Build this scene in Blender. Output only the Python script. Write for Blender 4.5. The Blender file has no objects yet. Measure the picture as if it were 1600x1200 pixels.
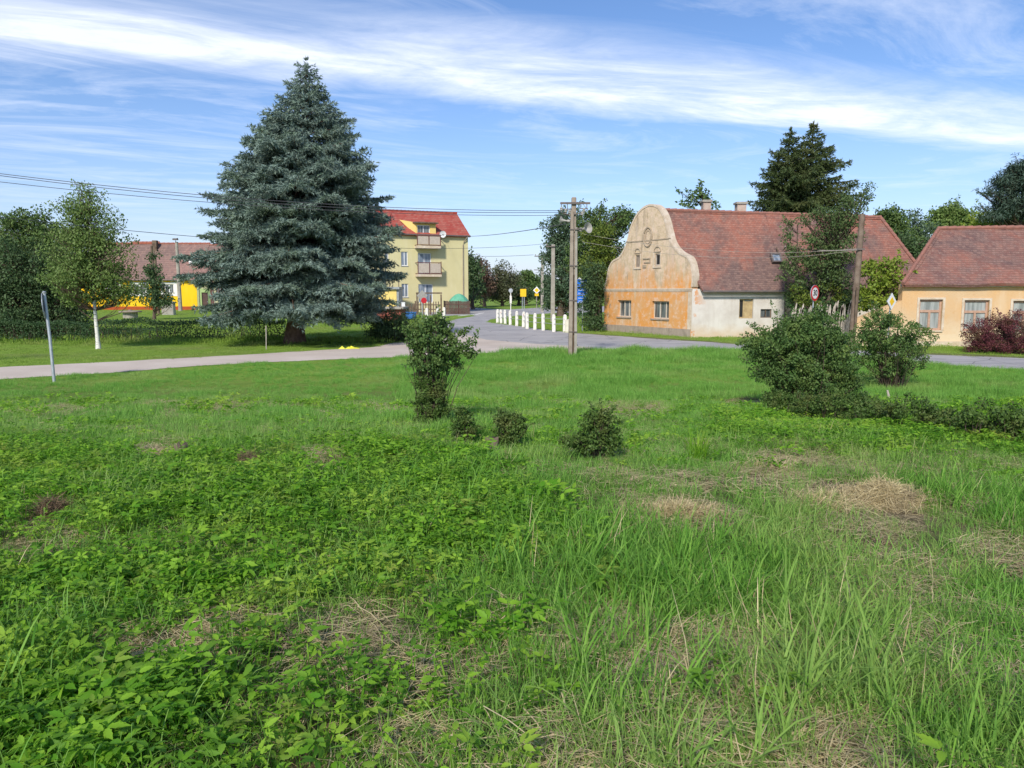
import bpy, math, random
import numpy as np
from mathutils import Vector, Matrix
from mathutils.geometry import tessellate_polygon

random.seed(7)
RS = np.random.RandomState(11)
SC = bpy.context.scene
COL = SC.collection
H, FX, PITCH = 2.4, 1180.0, math.atan(145.0 / 1180.0)
CP, SP = math.cos(PITCH), math.sin(PITCH)

# ------------------------------------------------------------ camera maths (only used to survey positions)
def ray(px, py):
    d = (px - 800) / FX; u = (600 - py) / FX
    return Vector((d, CP + u * SP, u * CP - SP))

def P(px, py, z=0.0):
    r = ray(px, py); t = (z - H) / r.z
    return Vector((r.x * t, r.y * t, z))

def PD(px, py, D):
    r = ray(px, py); t = D / r.y
    return Vector((r.x * t, D, H + r.z * t))

def hit(px, py, O, d):
    """survey a pixel onto the vertical plane through O along d -> (distance along, height)"""
    r = ray(px, py)
    # O + s d = t r (xy)
    det = d[0] * (-r.y) + r.x * d[1]
    s = (-(O[0]) * (-r.y) - r.x * (O[1])) / det
    t = (d[0] * (-O[1]) + d[1] * O[0]) / det
    return s, H + r.z * t

def project(x, y, z):
    X = x; Y = y * CP - (z - H) * SP; Z = y * SP + (z - H) * CP
    return 800 + FX * X / Y, 600 - FX * Z / Y

def sstep(a, b, x):
    t = np.clip((x - a) / (b - a), 0, 1); return t * t * (3 - 2 * t)

def vnoise(x, y, s=1.0, seed=0):
    """smooth value noise, numpy"""
    x = np.asarray(x, float) / s + 1000.3 + seed * 17.1; y = np.asarray(y, float) / s + 2000.7 - seed * 9.7
    xi = np.floor(x); yi = np.floor(y); fx = x - xi; fy = y - yi
    fx = fx * fx * (3 - 2 * fx); fy = fy * fy * (3 - 2 * fy)
    def h(a, b):
        v = np.sin(a * 127.1 + b * 311.7 + seed * 3.3) * 43758.5453
        return v - np.floor(v)
    return (h(xi, yi) * (1 - fx) + h(xi + 1, yi) * fx) * (1 - fy) + (h(xi, yi + 1) * (1 - fx) + h(xi + 1, yi + 1) * fx) * fy

def ground(x, y):
    x = np.asarray(x, float); y = np.asarray(y, float)
    m = 1 - sstep(5.0, 18.5, y)
    return m * (0.72 + (vnoise(x, y, 2.2, 1) - .5) * .16 + (vnoise(x, y, .7, 2) - .5) * .05)

def G(px, py):
    """survey a pixel onto the ground"""
    z = 0.3
    for _ in range(30):
        p = P(px, py, z); z = .5 * z + .5 * float(ground(p.x, p.y))
    p = P(px, py, z); p.z = float(ground(p.x, p.y)); return p

# ------------------------------------------------------------ objects
def tag(o, label=None, cat=None, group=None, kind=None):
    if label: o['label'] = label
    if cat: o['category'] = cat
    if group: o['group'] = group
    if kind: o['kind'] = kind
    return o

def empty(name, loc, label=None, cat=None, group=None, rz=0.0):
    o = bpy.data.objects.new(name, None); COL.objects.link(o)
    o.location = loc; o.rotation_euler = (0, 0, rz); o.empty_display_size = .2
    return tag(o, label, cat, group)

def copy_tree(o, parent=None):
    c = o.copy(); COL.objects.link(c)
    if parent is not None: c.parent = parent
    for ch in [k for k in bpy.data.objects if k.parent == o]:
        copy_tree(ch, c)
    return c

def fastmesh(name, V, faces, mat=None, parent=None, smooth=False, rnd=None, link=True):
    """faces: list of (M,k) int arrays"""
    me = bpy.data.meshes.new(name)
    V = np.asarray(V, np.float32)
    me.vertices.add(len(V)); me.vertices.foreach_set('co', V.ravel())
    if not isinstance(faces, (list, tuple)): faces = [faces]
    loops = np.concatenate([np.asarray(f, np.int32).ravel() for f in faces])
    tot = np.concatenate([np.full(len(f), f.shape[1], np.int32) for f in faces])
    st = np.concatenate([[0], np.cumsum(tot)[:-1]]).astype(np.int32)
    me.loops.add(len(loops)); me.loops.foreach_set('vertex_index', loops)
    me.polygons.add(len(tot)); me.polygons.foreach_set('loop_start', st); me.polygons.foreach_set('loop_total', tot)
    if smooth: me.polygons.foreach_set('use_smooth', np.ones(len(tot), bool))
    if rnd is not None:
        a = me.attributes.new('rnd', 'FLOAT', 'POINT'); a.data.foreach_set('value', np.asarray(rnd, np.float32))
    me.update(calc_edges=True)
    if mat: me.materials.append(mat)
    o = bpy.data.objects.new(name, me)
    if link: COL.objects.link(o)
    if parent is not None: o.parent = parent
    return o

class MB:
    def __init__(s, M=None): s.v = []; s.f = []; s.M = M or Matrix.Identity(4); s.mi = []; s.cur = 0
    def add(s, vs, fs):
        n = len(s.v); s.v += [tuple(s.M @ Vector(v)) for v in vs]
        s.f += [tuple(n + i for i in f) for f in fs]; s.mi += [s.cur] * len(fs)
    def box(s, x0, y0, z0, x1, y1, z1):
        s.add([(x0,y0,z0),(x1,y0,z0),(x1,y1,z0),(x0,y1,z0),(x0,y0,z1),(x1,y0,z1),(x1,y1,z1),(x0,y1,z1)],
              [(0,3,2,1),(4,5,6,7),(0,1,5,4),(1,2,6,5),(2,3,7,6),(3,0,4,7)])
    def bbox(s, x0, y0, z0, x1, y1, z1, b=.01):
        """box with chamfered vertical edges and top"""
        b = min(b, (x1-x0)*.3, (y1-y0)*.3)
        ring = [(x0+b,y0),(x1-b,y0),(x1,y0+b),(x1,y1-b),(x1-b,y1),(x0+b,y1),(x0,y1-b),(x0,y0+b)]
        cx, cy = (x0+x1)/2, (y0+y1)/2
        top = [(cx+(x-cx)*(1-2*b/(x1-x0)), cy+(y-cy)*(1-2*b/(y1-y0))) for x, y in ring]
        vs = [(x,y,z0) for x,y in ring]+[(x,y,z1-b) for x,y in ring]+[(x,y,z1) for x,y in top]
        fs = [tuple(range(7,-1,-1)), tuple(range(16,24))]
        for k in (0, 8):
            for i in range(8): j=(i+1)%8; fs.append((k+i,k+j,k+8+j,k+8+i))
        s.add(vs, fs)
    def tube(s, pts, rad, n=8, caps=True):
        pts = [Vector(p) for p in pts]
        if not hasattr(rad, '__len__'): rad = [rad]*len(pts)
        vs = []; fs = []
        up = Vector((0,0,1))
        for i, p in enumerate(pts):
            d = (pts[min(i+1,len(pts)-1)] - pts[max(i-1,0)]).normalized()
            a = d.cross(up if abs(d.z) < .95 else Vector((1,0,0))).normalized(); b = a.cross(d)
            for k in range(n):
                t = 2*math.pi*k/n; vs.append(p + (a*math.cos(t)+b*math.sin(t))*rad[i])
        for i in range(len(pts)-1):
            for k in range(n):
                j=(k+1)%n; fs.append((i*n+k,i*n+j,(i+1)*n+j,(i+1)*n+k))
        if caps:
            fs.append(tuple(range(n-1,-1,-1))); fs.append(tuple((len(pts)-1)*n+k for k in range(n)))
        s.add(vs, fs)
    def poly(s, pts, holes=(), depth=0.0, back=True):
        """polygon in local x,z at y=0, extruded to y=depth"""
        loops = [list(pts)] + [list(h) for h in holes]
        tris = tessellate_polygon([[Vector((x, z, 0)) for x, z in l] for l in loops])
        flat = [p for l in loops for p in l]
        vs = [(x, 0, z) for x, z in flat]; fs = [tuple(t) for t in tris]
        # orient to -y
        out = []
        for t in fs:
            a, b, c = [Vector((flat[i][0], flat[i][1], 0)) for i in t]
            out.append(t if (b-a).cross(c-a).z > 0 else (t[0], t[2], t[1]))
        fs = out; n = len(flat)
        if depth:
            vs += [(x, depth, z) for x, z in flat]
            if back: fs += [(t[0]+n, t[2]+n, t[1]+n) for t in out]
            k = 0
            for l in loops:
                for i in range(len(l)):
                    j = (i+1) % len(l); fs.append((k+i, k+j, k+j+n, k+i+n))
                k += len(l)
        s.add(vs, fs)
    def lathe(s, prof, n=16, c=(0,0,0)):
        vs = [(c[0]+r*math.cos(2*math.pi*k/n), c[1]+r*math.sin(2*math.pi*k/n), c[2]+z) for r, z in prof for k in range(n)]
        fs = []
        for i in range(len(prof)-1):
            for k in range(n): j=(k+1)%n; fs.append((i*n+k,i*n+j,(i+1)*n+j,(i+1)*n+k))
        fs.append(tuple(range(n-1,-1,-1))); fs.append(tuple((len(prof)-1)*n+k for k in range(n)))
        s.add(vs, fs)
    def build(s, name, mat, parent=None, smooth=False):
        me = bpy.data.meshes.new(name); me.from_pydata(s.v, [], s.f)
        for m in (mat if isinstance(mat, list) else [mat]): me.materials.append(m)
        if isinstance(mat, list): me.polygons.foreach_set('material_index', s.mi)
        if smooth:
            me.polygons.foreach_set('use_smooth', [True]*len(s.f))
        me.update()
        o = bpy.data.objects.new(name, me); COL.objects.link(o)
        if smooth:
            try: me.set_sharp_from_angle(angle=math.radians(40))
            except Exception: pass
        if parent is not None: o.parent = parent
        return o

def frame2d(O, d):
    """matrix whose x runs along d (2D), y into the building (left normal), z up"""
    d = Vector((d[0], d[1], 0)).normalized(); n = Vector((-d.y, d.x, 0))
    return Matrix(((d.x, n.x, 0, O[0]), (d.y, n.y, 0, O[1]), (0, 0, 1, O[2] if len(O) > 2 else 0), (0, 0, 0, 1)))

# ------------------------------------------------------------ materials
class NT:
    def __init__(s, name):
        s.m = bpy.data.materials.new(name); s.m.use_nodes = True; s.t = s.m.node_tree; s.t.nodes.clear()
        s.out = s.n('ShaderNodeOutputMaterial')
    def n(s, kind, **kw):
        nd = s.t.nodes.new(kind)
        for k, v in kw.items():
            if hasattr(nd, k): setattr(nd, k, v)
        return nd
    def l(s, a, b): s.t.links.new(a, b)
    def sv(s, sock, v):
        if isinstance(v, bpy.types.NodeSocket): s.l(v, sock)
        elif v is not None: sock.default_value = v
    def math(s, op, a, b=None, c=None, clamp=False):
        nd = s.n('ShaderNodeMath', operation=op); nd.use_clamp = clamp
        s.sv(nd.inputs[0], a)
        if b is not None: s.sv(nd.inputs[1], b)
        if c is not None: s.sv(nd.inputs[2], c)
        return nd.outputs[0]
    def mix(s, f, a, b, blend='MIX'):
        nd = s.n('ShaderNodeMix', data_type='RGBA', blend_type=blend)
        s.sv(nd.inputs['Factor'], f)
        s.sv(nd.inputs[6], a if isinstance(a, bpy.types.NodeSocket) else (*a, 1)); s.sv(nd.inputs[7], b if isinstance(b, bpy.types.NodeSocket) else (*b, 1))
        return nd.outputs[2]
    def noise(s, vec, scale, detail=4, rough=.55, dist=0.0):
        nd = s.n('ShaderNodeTexNoise'); s.sv(nd.inputs['Vector'], vec)
        nd.inputs['Scale'].default_value = scale; nd.inputs['Detail'].default_value = detail
        nd.inputs['Roughness'].default_value = rough; nd.inputs['Distortion'].default_value = dist
        return nd.outputs['Fac']
    def ramp(s, v, a, b):
        nd = s.n('ShaderNodeMapRange'); nd.clamp = True; s.sv(nd.inputs[0], v)
        nd.inputs[1].default_value = a; nd.inputs[2].default_value = b
        return nd.outputs[0]
    def pos(s): return s.n('ShaderNodeNewGeometry').outputs['Position']
    def obj(s): return s.n('ShaderNodeTexCoord').outputs['Object']
    def scale(s, vec, v):
        nd = s.n('ShaderNodeVectorMath', operation='MULTIPLY'); s.sv(nd.inputs[0], vec); nd.inputs[1].default_value = v
        return nd.outputs[0]
    def sep(s, vec):
        nd = s.n('ShaderNodeSeparateXYZ'); s.sv(nd.inputs[0], vec); return nd.outputs
    def comb(s, x, y, z=0.0):
        nd = s.n('ShaderNodeCombineXYZ'); s.sv(nd.inputs[0], x); s.sv(nd.inputs[1], y); s.sv(nd.inputs[2], z); return nd.outputs[0]
    def finish(s, col, rough=.8, spec=.3, bump=None, bs=.3, bd=.02, metal=0.0, trans=0.0):
        p = s.n('ShaderNodeBsdfPrincipled')
        s.sv(p.inputs['Base Color'], col if isinstance(col, bpy.types.NodeSocket) else (*col, 1))
        s.sv(p.inputs['Roughness'], rough); p.inputs['Specular IOR Level'].default_value = spec; p.inputs['Metallic'].default_value = metal
        if bump is not None:
            b = s.n('ShaderNodeBump'); b.inputs['Strength'].default_value = bs; b.inputs['Distance'].default_value = bd
            s.l(bump, b.inputs['Height']); s.l(b.outputs[0], p.inputs['Normal'])
        sh = p.outputs[0]
        if trans:
            tr = s.n('ShaderNodeBsdfTranslucent'); s.sv(tr.inputs[0], col if isinstance(col, bpy.types.NodeSocket) else (*col, 1))
            mx = s.n('ShaderNodeMixShader'); mx.inputs[0].default_value = trans
            s.l(sh, mx.inputs[1]); s.l(tr.outputs[0], mx.inputs[2]); sh = mx.outputs[0]
        s.l(sh, s.out.inputs['Surface'])
        return s.m

def mottled(name, a, b, scale=4, rough=.8, spec=.3, bs=.2, bd=.01, detail=5, metal=0.0, lo=.35, hi=.65):
    t = NT(name); v = t.obj(); n = t.noise(v, scale, detail, .6); f = t.ramp(n, lo, hi)
    n2 = t.noise(v, scale*9, 3)
    return t.finish(t.mix(f, a, b), rough, spec, t.math('ADD', n, t.math('MULTIPLY', n2, .5)), bs, bd, metal)

def foliage(name, a, b, c=None, trans=.25, rough=.55, patch=.45, spec=.25):
    """leaf colours a..b by leaf, c in patches (young or yellowed shoots)"""
    t = NT(name); at = t.n('ShaderNodeAttribute', attribute_name='rnd')
    oi = t.n('ShaderNodeObjectInfo')
    r = t.math('FRACT', t.math('ADD', at.outputs['Fac'], t.math('MULTIPLY', oi.outputs['Random'], .37)))
    col = t.mix(r, a, b)
    if c:
        n = t.noise(t.pos(), 1/patch, 2, .5)
        col = t.mix(t.math('MULTIPLY', t.ramp(n, .5, .68), .75), col, c)
    return t.finish(col, rough, spec, trans=trans)

M = {}
def setup_materials():
    # ground under the meadow: thatch, soil and moss
    t = NT('meadow_soil'); p = t.pos()
    n1 = t.noise(p, .5, 5); n2 = t.noise(p, 9, 6, .7); n3 = t.noise(p, 60, 3, .7)
    g = t.mix(t.ramp(n2, .35, .7), (.035, .06, .016), (.09, .14, .035))
    br = t.mix(t.ramp(n3, .35, .65), (.075, .058, .034), (.24, .19, .11))
    yc = t.sep(p)[1]
    far = t.ramp(yc, 12, 22)
    c1 = t.mix(t.ramp(n1, .42, .6), g, br)
    lawn = t.mix(t.ramp(t.noise(p, 1.6, 6, .7), .3, .7), (.14, .25, .032), (.24, .34, .055))
    lawn = t.mix(t.math('MULTIPLY', t.ramp(t.noise(p, .23, 3), .5, .7), .5), lawn, (.20, .19, .08))
    M['soil'] = t.finish(t.mix(far, c1, lawn), .95, .1, t.math('ADD', n2, n3), .6, .03)
    # asphalt
    t = NT('asphalt'); p = t.pos()
    n = t.noise(p, .35, 5, .6); f = t.noise(p, 45, 4, .8); st = t.noise(t.scale(p, (.15, 1.2, 1)), 1.0, 4, .6)
    c = t.mix(t.ramp(n, .3, .7), (.36, .34, .335), (.46, .435, .42))
    c = t.mix(t.math('MULTIPLY', t.ramp(st, .55, .75), .6), c, (.27, .265, .275))
    c = t.mix(t.math('MULTIPLY', t.ramp(f, .45, .8), .35), c, (.12, .12, .12))
    vo = t.n('ShaderNodeTexVoronoi', feature='DISTANCE_TO_EDGE'); t.l(t.mix(.25, p, t.n('ShaderNodeTexNoise').outputs['Color']), vo.inputs['Vector']); vo.inputs['Scale'].default_value = .45
    crack = t.math('LESS_THAN', vo.outputs[0], .006)
    pt = t.noise(p, .9, 2, .4); c = t.mix(t.math('MULTIPLY', t.ramp(pt, .60, .62), .35), c, (.20, .20, .205)); c = t.mix(t.math('MULTIPLY', crack, .7), c, (.09, .09, .09))
    M['asphalt'] = t.finish(c, .9, .2, f, .3, .01)
    t = NT('lane_gravel_asphalt'); p = t.pos()
    n = t.noise(p, .5, 5, .6); f = t.noise(p, 40, 4, .8)
    c = t.mix(t.ramp(n, .3, .7), (.52, .435, .365), (.64, .55, .47))
    c = t.mix(t.math('MULTIPLY', t.ramp(f, .5, .8), .35), c, (.19, .17, .16))
    M['lane'] = t.finish(c, .95, .1, f, .3, .01)
    M['verge'] = mottled('dry_verge', (.17, .15, .07), (.12, .16, .05), 2.5, .95, .1, .5, .03)
    M['concrete'] = mottled('old_concrete', (.28, .25, .21), (.40, .37, .32), 3, .9, .2, .4, .01)
    M['concrete_warm'] = mottled('weathered_concrete', (.26, .21, .165), (.36, .30, .24), 4, .9, .2, .5, .01)
    M['white_post'] = mottled('whitewashed_concrete', (.78, .75, .69), (.58, .54, .47), 5, .75, .3, .3, .01, lo=.45, hi=.8)
    M['cream'] = mottled('cream_paint', (.72, .68, .55), (.60, .56, .44), 5, .75)
    M['wood_dark'] = mottled('weathered_wood_dark', (.10, .07, .05), (.19, .14, .10), 3, .9, .1, .5, .01)
    M['wood_pole'] = mottled('tarred_wood', (.13, .09, .065), (.22, .17, .13), 3, .9, .1, .6, .01)
    M['wood_grey'] = mottled('grey_fence_wood', (.35, .30, .25), (.55, .49, .42), 4, .9, .1, .5, .01)
    M['wood_brown'] = mottled('brown_stained_boards', (.085, .05, .04), (.14, .085, .065), 5, .85, .2, .4, .01)
    M['galv'] = mottled('galvanised_steel', (.42, .44, .46), (.55, .57, .58), 6, .45, .5, .1, .004, metal=.6)
    M['dark_metal'] = mottled('dark_rusty_metal', (.10, .09, .09), (.17, .13, .11), 8, .6, .4)
    M['wire'] = mottled('wire_sheath', (.05, .05, .055), (.10, .10, .11), 3, .6)
    M['white'] = mottled('white_enamel', (.82, .82, .82), (.74, .74, .74), 4, .4, .5, .05)
    M['horn'] = mottled('grey_horn_paint', (.42, .40, .36), (.32, .30, .27), 6, .5, .4)
    M['blue'] = mottled('blue_sign', (.012, .16, .70), (.02, .20, .78), 4, .4, .5, .05)
    M['red'] = mottled('red_sign', (.60, .02, .03), (.52, .03, .04), 4, .4, .5, .05)
    M['black'] = mottled('black_sign_ink', (.02, .02, .02), (.03, .03, .03), 4, .5)
    M['yellow'] = mottled('yellow_sign', (.85, .55, .01), (.80, .48, .01), 4, .4, .5, .05)
    M['lime'] = mottled('yellow_plastic', (.75, .72, .05), (.62, .60, .05), 6, .4)
    M['blue_plastic'] = mottled('blue_plastic', (.04, .14, .40), (.05, .18, .45), 5, .4)
    M['green_tarp'] = mottled('green_tarp', (.10, .36, .22), (.16, .46, .30), 2.5, .5, .4, .6, .05)
    M['grey_roof'] = mottled('grey_sheet_roof', (.24, .26, .28), (.33, .35, .37), 3, .5)
    M['red_brick_low'] = mottled('red_brown_wall', (.26, .07, .055), (.34, .11, .08), 6, .85)
    # walls
    def stucco(name, base, dirt, spots, sc=1.1, lo=.45, hi=.75, drip=True):
        t = NT(name); v = t.obj(); n = t.noise(v, sc, 6, .65); n2 = t.noise(t.scale(v, (1, 1, .18)), sc*3.2, 5, .65); n3 = t.noise(v, 30, 4, .7)
        c = t.mix(t.ramp(n, lo, hi), base, dirt)
        if drip: c = t.mix(t.math('MULTIPLY', t.ramp(n2, .5, .72), .6), c, spots)
        c = t.mix(t.math('MULTIPLY', n3, .18), c, dirt)
        return t.finish(c, .92, .12, t.math('ADD', n3, n), .35, .012)
    M['apt_yellow'] = stucco('pale_yellow_render', (.62, .56, .31), (.56, .50, .27), (.66, .60, .38), .5)
    M['annex_yellow'] = stucco('warm_yellow_render', (.80, .60, .20), (.70, .50, .18), (.82, .64, .28), .5)
    M['vivid_yellow'] = stucco('vivid_yellow_render', (.86, .54, .02), (.78, .46, .02), (.88, .58, .05), .5)
    M['dull_green'] = stucco('dull_green_render', (.45, .43, .27), (.37, .36, .22), (.52, .49, .34), .6)
    M['green_trim'] = stucco('green_trim_render', (.36, .46, .20), (.32, .42, .18), (.40, .50, .25), 2)
    M['orange_far'] = stucco('salmon_render', (.62, .27, .14), (.5, .22, .12), (.66, .36, .24), .6)
    M['plinth_red'] = stucco('red_plinth', (.40, .085, .03), (.33, .07, .03), (.42, .12, .06), 2)
    M['white_trim'] = stucco('white_trim_render', (.80, .78, .74), (.70, .68, .64), (.76, .74, .70), 2)
    M['plinth_grey'] = stucco('grey_stone_plinth', (.38, .31, .25), (.24, .20, .16), (.48, .40, .32), 3)
    # white farm wall with ochre scabs and damp foot
    t = NT('whitewashed_farm_wall'); v = t.pos(); s = t.sep(v)
    n = t.noise(v, 1.3, 6, .65); n3 = t.noise(v, 26, 4, .7)
    c = t.mix(t.ramp(n, .42, .7), (.66, .62, .57), (.55, .50, .45))
    foot = t.ramp(t.math('ADD', s[2], t.math('MULTIPLY', n, -.9)), .25, -.35)
    c = t.mix(t.math('MULTIPLY', foot, .75), c, (.60, .44, .28))
    scab = t.math('MULTIPLY', t.ramp(t.noise(v, 1.9, 4, .6), .56, .62), t.ramp(t.math('ADD', s[0], t.math('MULTIPLY', n, 1.0)), 10.7, 9.9))
    c = t.mix(scab, c, (.62, .26, .08))
    st = t.noise(t.scale(v, (1, 1, .1)), 5, 4, .6)
    c = t.mix(t.math('MULTIPLY', t.ramp(st, .55, .75), .35), c, (.48, .42, .36))
    M['farm_white'] = t.finish(c, .93, .1, t.math('ADD', n3, n), .5, .02)
    # ochre and grey baroque gable
    t = NT('ochre_gable_plaster'); v = t.pos(); s = t.sep(v); z = s[2]
    n = t.noise(v, .9, 6, .6); n2 = t.noise(t.scale(v, (1.6, 1.6, .3)), 1.1, 6, .62); n3 = t.noise(v, 25, 4, .7); n4 = t.noise(v, 3.2, 5, .7)
    och = t.mix(t.ramp(n, .35, .62), (.72, .31, .075), (.64, .36, .16))
    gry = t.mix(t.ramp(n4, .35, .65), (.56, .43, .27), (.70, .57, .41))
    gry = t.mix(t.math('MULTIPLY', t.ramp(t.noise(t.scale(v, (1, 1, .12)), 4.5, 4, .6), .5, .7), .6), gry, (.24, .19, .14))
    h = t.math('ADD', z, t.math('ADD', t.math('MULTIPLY', t.math('SUBTRACT', n2, .5), -6.8), t.math('MULTIPLY', t.math('SUBTRACT', n4, .5), -1.2)))
    c = t.mix(t.ramp(h, 2.7, 3.9), och, gry)
    c = t.mix(t.math('MULTIPLY', t.ramp(n4, .50, .64), .75), c, (.70, .52, .38))
    c = t.mix(t.math('MULTIPLY', t.ramp(n2, .54, .66), .65), c, (.62, .52, .42))
    c = t.mix(t.math('MULTIPLY', t.ramp(t.noise(v, 7, 5, .7), .6, .72), .6), c, (.30, .20, .12))
    M['gable'] = t.finish(c, .93, .1, t.math('ADD', n3, n4), .6, .03)
    t = NT('old_moulding'); v = t.pos()
    n4 = t.noise(v, 3.2, 5, .7)
    M['moulding'] = t.finish(t.mix(t.ramp(n4, .35, .65), (.52, .41, .29), (.68, .58, .46)), .93, .1, t.noise(v, 20, 4), .5, .02)
    M['moulding_dark'] = mottled('dark_moulding', (.33, .26, .18), (.45, .37, .27), 4, .93)
    t = NT('apricot_render'); v = t.pos(); s = t.sep(v)
    n = t.noise(v, .8, 6, .6); n4 = t.noise(v, 3.0, 5, .7); n2 = t.noise(t.scale(v, (1, 1, .25)), 1.4, 5, .6)
    c = t.mix(t.ramp(n, .35, .65), (.66, .41, .20), (.62, .44, .26))
    c = t.mix(t.math('MULTIPLY', t.ramp(n2, .55, .75), .6), c, (.72, .56, .38))
    c = t.mix(t.math('MULTIPLY', t.ramp(n4, .58, .7), .6), c, (.58, .33, .15))
    low = t.ramp(t.math('ADD', s[2], t.math('MULTIPLY', n4, -1.4)), .5, -.3)
    c = t.mix(t.math('MULTIPLY', low, .8), c, (.74, .60, .42))
    M['apricot'] = t.finish(c, .93, .1, t.noise(v, 25, 4, .7), .5, .015)
    # roofs: rows of beaver-tail tiles, courses follow the height
    def tiles(name, a, b, c3, lichen, row=.125, colw=.19, big=.5, stain=.5, bs=.5, ang=0.0):
        t = NT(name); v = t.pos(); s = t.sep(v)
        wob = t.math('MULTIPLY', t.math('SUBTRACT', t.noise(v, .7, 3), .5), .10)
        zz = t.math('ADD', s[2], wob)
        xx = t.math('ADD', t.math('MULTIPLY', s[0], math.cos(ang)), t.math('MULTIPLY', s[1], math.sin(ang)))
        br = t.n('ShaderNodeTexBrick'); t.l(t.comb(xx, zz, 0.0), br.inputs['Vector'])
        br.inputs['Scale'].default_value = 1; br.inputs['Brick Width'].default_value = colw; br.inputs['Row Height'].default_value = row
        br.inputs['Mortar Size'].default_value = .012; br.inputs['Mortar Smooth'].default_value = .3; br.inputs['Bias'].default_value = 0
        br.inputs['Color1'].default_value = (0, 0, 0, 1); br.inputs['Color2'].default_value = (1, 1, 1, 1); br.inputs['Mortar'].default_value = (.5, .5, .5, 1)
        tid = t.n('ShaderNodeRGBToBW'); t.l(br.outputs['Color'], tid.inputs[0])
        n = t.math('ADD', t.noise(v, big, 5, .62), t.math('MULTIPLY', t.math('SUBTRACT', s[2], 4.6), .03 if row < .2 else 0.0)); n2 = t.noise(v, 2.6, 5, .7); n3 = t.noise(v, 14, 3, .8)
        c = t.mix(t.ramp(n, .42, .60), a, b); st_ = t.noise(t.comb(t.math('MULTIPLY', xx, 1.3), t.math('MULTIPLY', zz, .35), 2.2), 1.0, 4, .6); c = t.mix(t.math('MULTIPLY', t.ramp(st_, .54, .66), .6), c, b)
        c = t.mix(t.math('MULTIPLY', t.ramp(n2, .45, .7), .7), c, c3)
        c = t.mix(t.math('MULTIPLY', tid.outputs[0], .55), c, t.mix(.5, c, (.5, .31, .23)))
        c = t.mix(t.math('MULTIPLY', t.ramp(n3, .55, .75), stain), c, lichen)
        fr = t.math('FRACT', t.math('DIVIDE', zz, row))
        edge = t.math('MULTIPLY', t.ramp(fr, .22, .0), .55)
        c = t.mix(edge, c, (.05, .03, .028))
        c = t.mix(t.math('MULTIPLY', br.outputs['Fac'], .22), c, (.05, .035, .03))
        hgt = t.math('ADD', t.math('MULTIPLY', t.math('SUBTRACT', 1.0, fr), 1.0), t.math('MULTIPLY', tid.outputs[0], .35))
        return t.finish(c, .88, .15, hgt, bs, .03)
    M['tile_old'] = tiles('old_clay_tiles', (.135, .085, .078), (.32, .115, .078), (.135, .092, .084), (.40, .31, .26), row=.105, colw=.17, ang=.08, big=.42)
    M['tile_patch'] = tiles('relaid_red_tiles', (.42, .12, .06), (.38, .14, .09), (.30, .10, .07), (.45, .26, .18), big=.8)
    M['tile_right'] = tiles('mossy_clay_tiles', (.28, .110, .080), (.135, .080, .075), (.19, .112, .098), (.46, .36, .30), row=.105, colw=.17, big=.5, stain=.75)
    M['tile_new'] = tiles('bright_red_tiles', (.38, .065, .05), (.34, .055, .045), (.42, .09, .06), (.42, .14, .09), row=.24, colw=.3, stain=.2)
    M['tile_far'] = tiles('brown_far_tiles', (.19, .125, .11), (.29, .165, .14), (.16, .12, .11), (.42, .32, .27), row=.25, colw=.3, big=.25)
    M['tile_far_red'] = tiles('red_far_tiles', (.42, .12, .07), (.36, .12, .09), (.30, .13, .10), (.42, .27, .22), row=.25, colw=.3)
    M['ridge'] = mottled('ridge_tiles', (.34, .15, .11), (.24, .12, .095), 5, .9)
    M['brick_chimney'] = mottled('pale_chimney_render', (.42, .31, .25), (.52, .42, .35), 4, .9)
    M['frame_cream'] = mottled('cream_window_paint', (.62, .56, .46), (.50, .44, .35), 8, .6)
    M['frame_pink'] = mottled('brown_pink_window_paint', (.42, .25, .17), (.50, .33, .24), 8, .6)
    M['frame_white'] = mottled('white_window_paint', (.78, .78, .78), (.70, .70, .70), 8, .5)
    M['board'] = mottled('window_board', (.50, .38, .20), (.36, .26, .14), 5, .8)
    M['door_dark'] = mottled('dark_door', (.07, .04, .035), (.12, .07, .06), 5, .7)
    M['rail_red'] = mottled('maroon_rail', (.13, .05, .045), (.17, .07, .06), 5, .6)
    M['rail_panel'] = mottled('pale_balcony_panel', (.52, .44, .36), (.44, .37, .30), 5, .6)
    # glass: dark room behind reflective pane, with a pale net curtain pattern
    def glass(name, a, b, sc=2.0):
        t = NT(name); v = t.obj(); n = t.noise(t.scale(v, (3, 3, .25)), sc, 3)
        return t.finish(t.mix(t.ramp(n, .4, .6), a, b), .08, .6, t.noise(v, .8, 2), .05, .02)
    M['glass'] = glass('window_glass', (.05, .06, .065), (.20, .22, .22))
    M['glass_net'] = glass('curtained_glass', (.22, .24, .23), (.40, .42, .40))
    M['glass_blue'] = glass('sky_lit_glass', (.12, .16, .21), (.28, .32, .38))
    # bark
    M['bark'] = mottled('rough_bark', (.09, .065, .05), (.17, .13, .10), 8, .95, .1, .8, .04)
    M['bark_red'] = mottled('red_brown_bark', (.15, .085, .06), (.24, .15, .11), 7, .95, .1, 1, .05)
    M['twig'] = mottled('twig_bark', (.085, .06, .045), (.16, .12, .09), 9, .9, .1)
    t = NT('birch_bark'); v = t.obj(); n = t.noise(t.scale(v, (2, 2, 9)), 1.4, 4, .7)
    M['birch'] = t.finish(t.mix(t.ramp(n, .56, .62), (.72, .69, .64), (.07, .06, .055)), .8, .2, n, .3, .01)
    # foliage
    F = foliage
    M['blue_spruce'] = F('blue_spruce_needles', (.06, .10, .080), (.26, .345, .29), (.17, .24, .15), .10, .6, 1.2)
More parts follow.
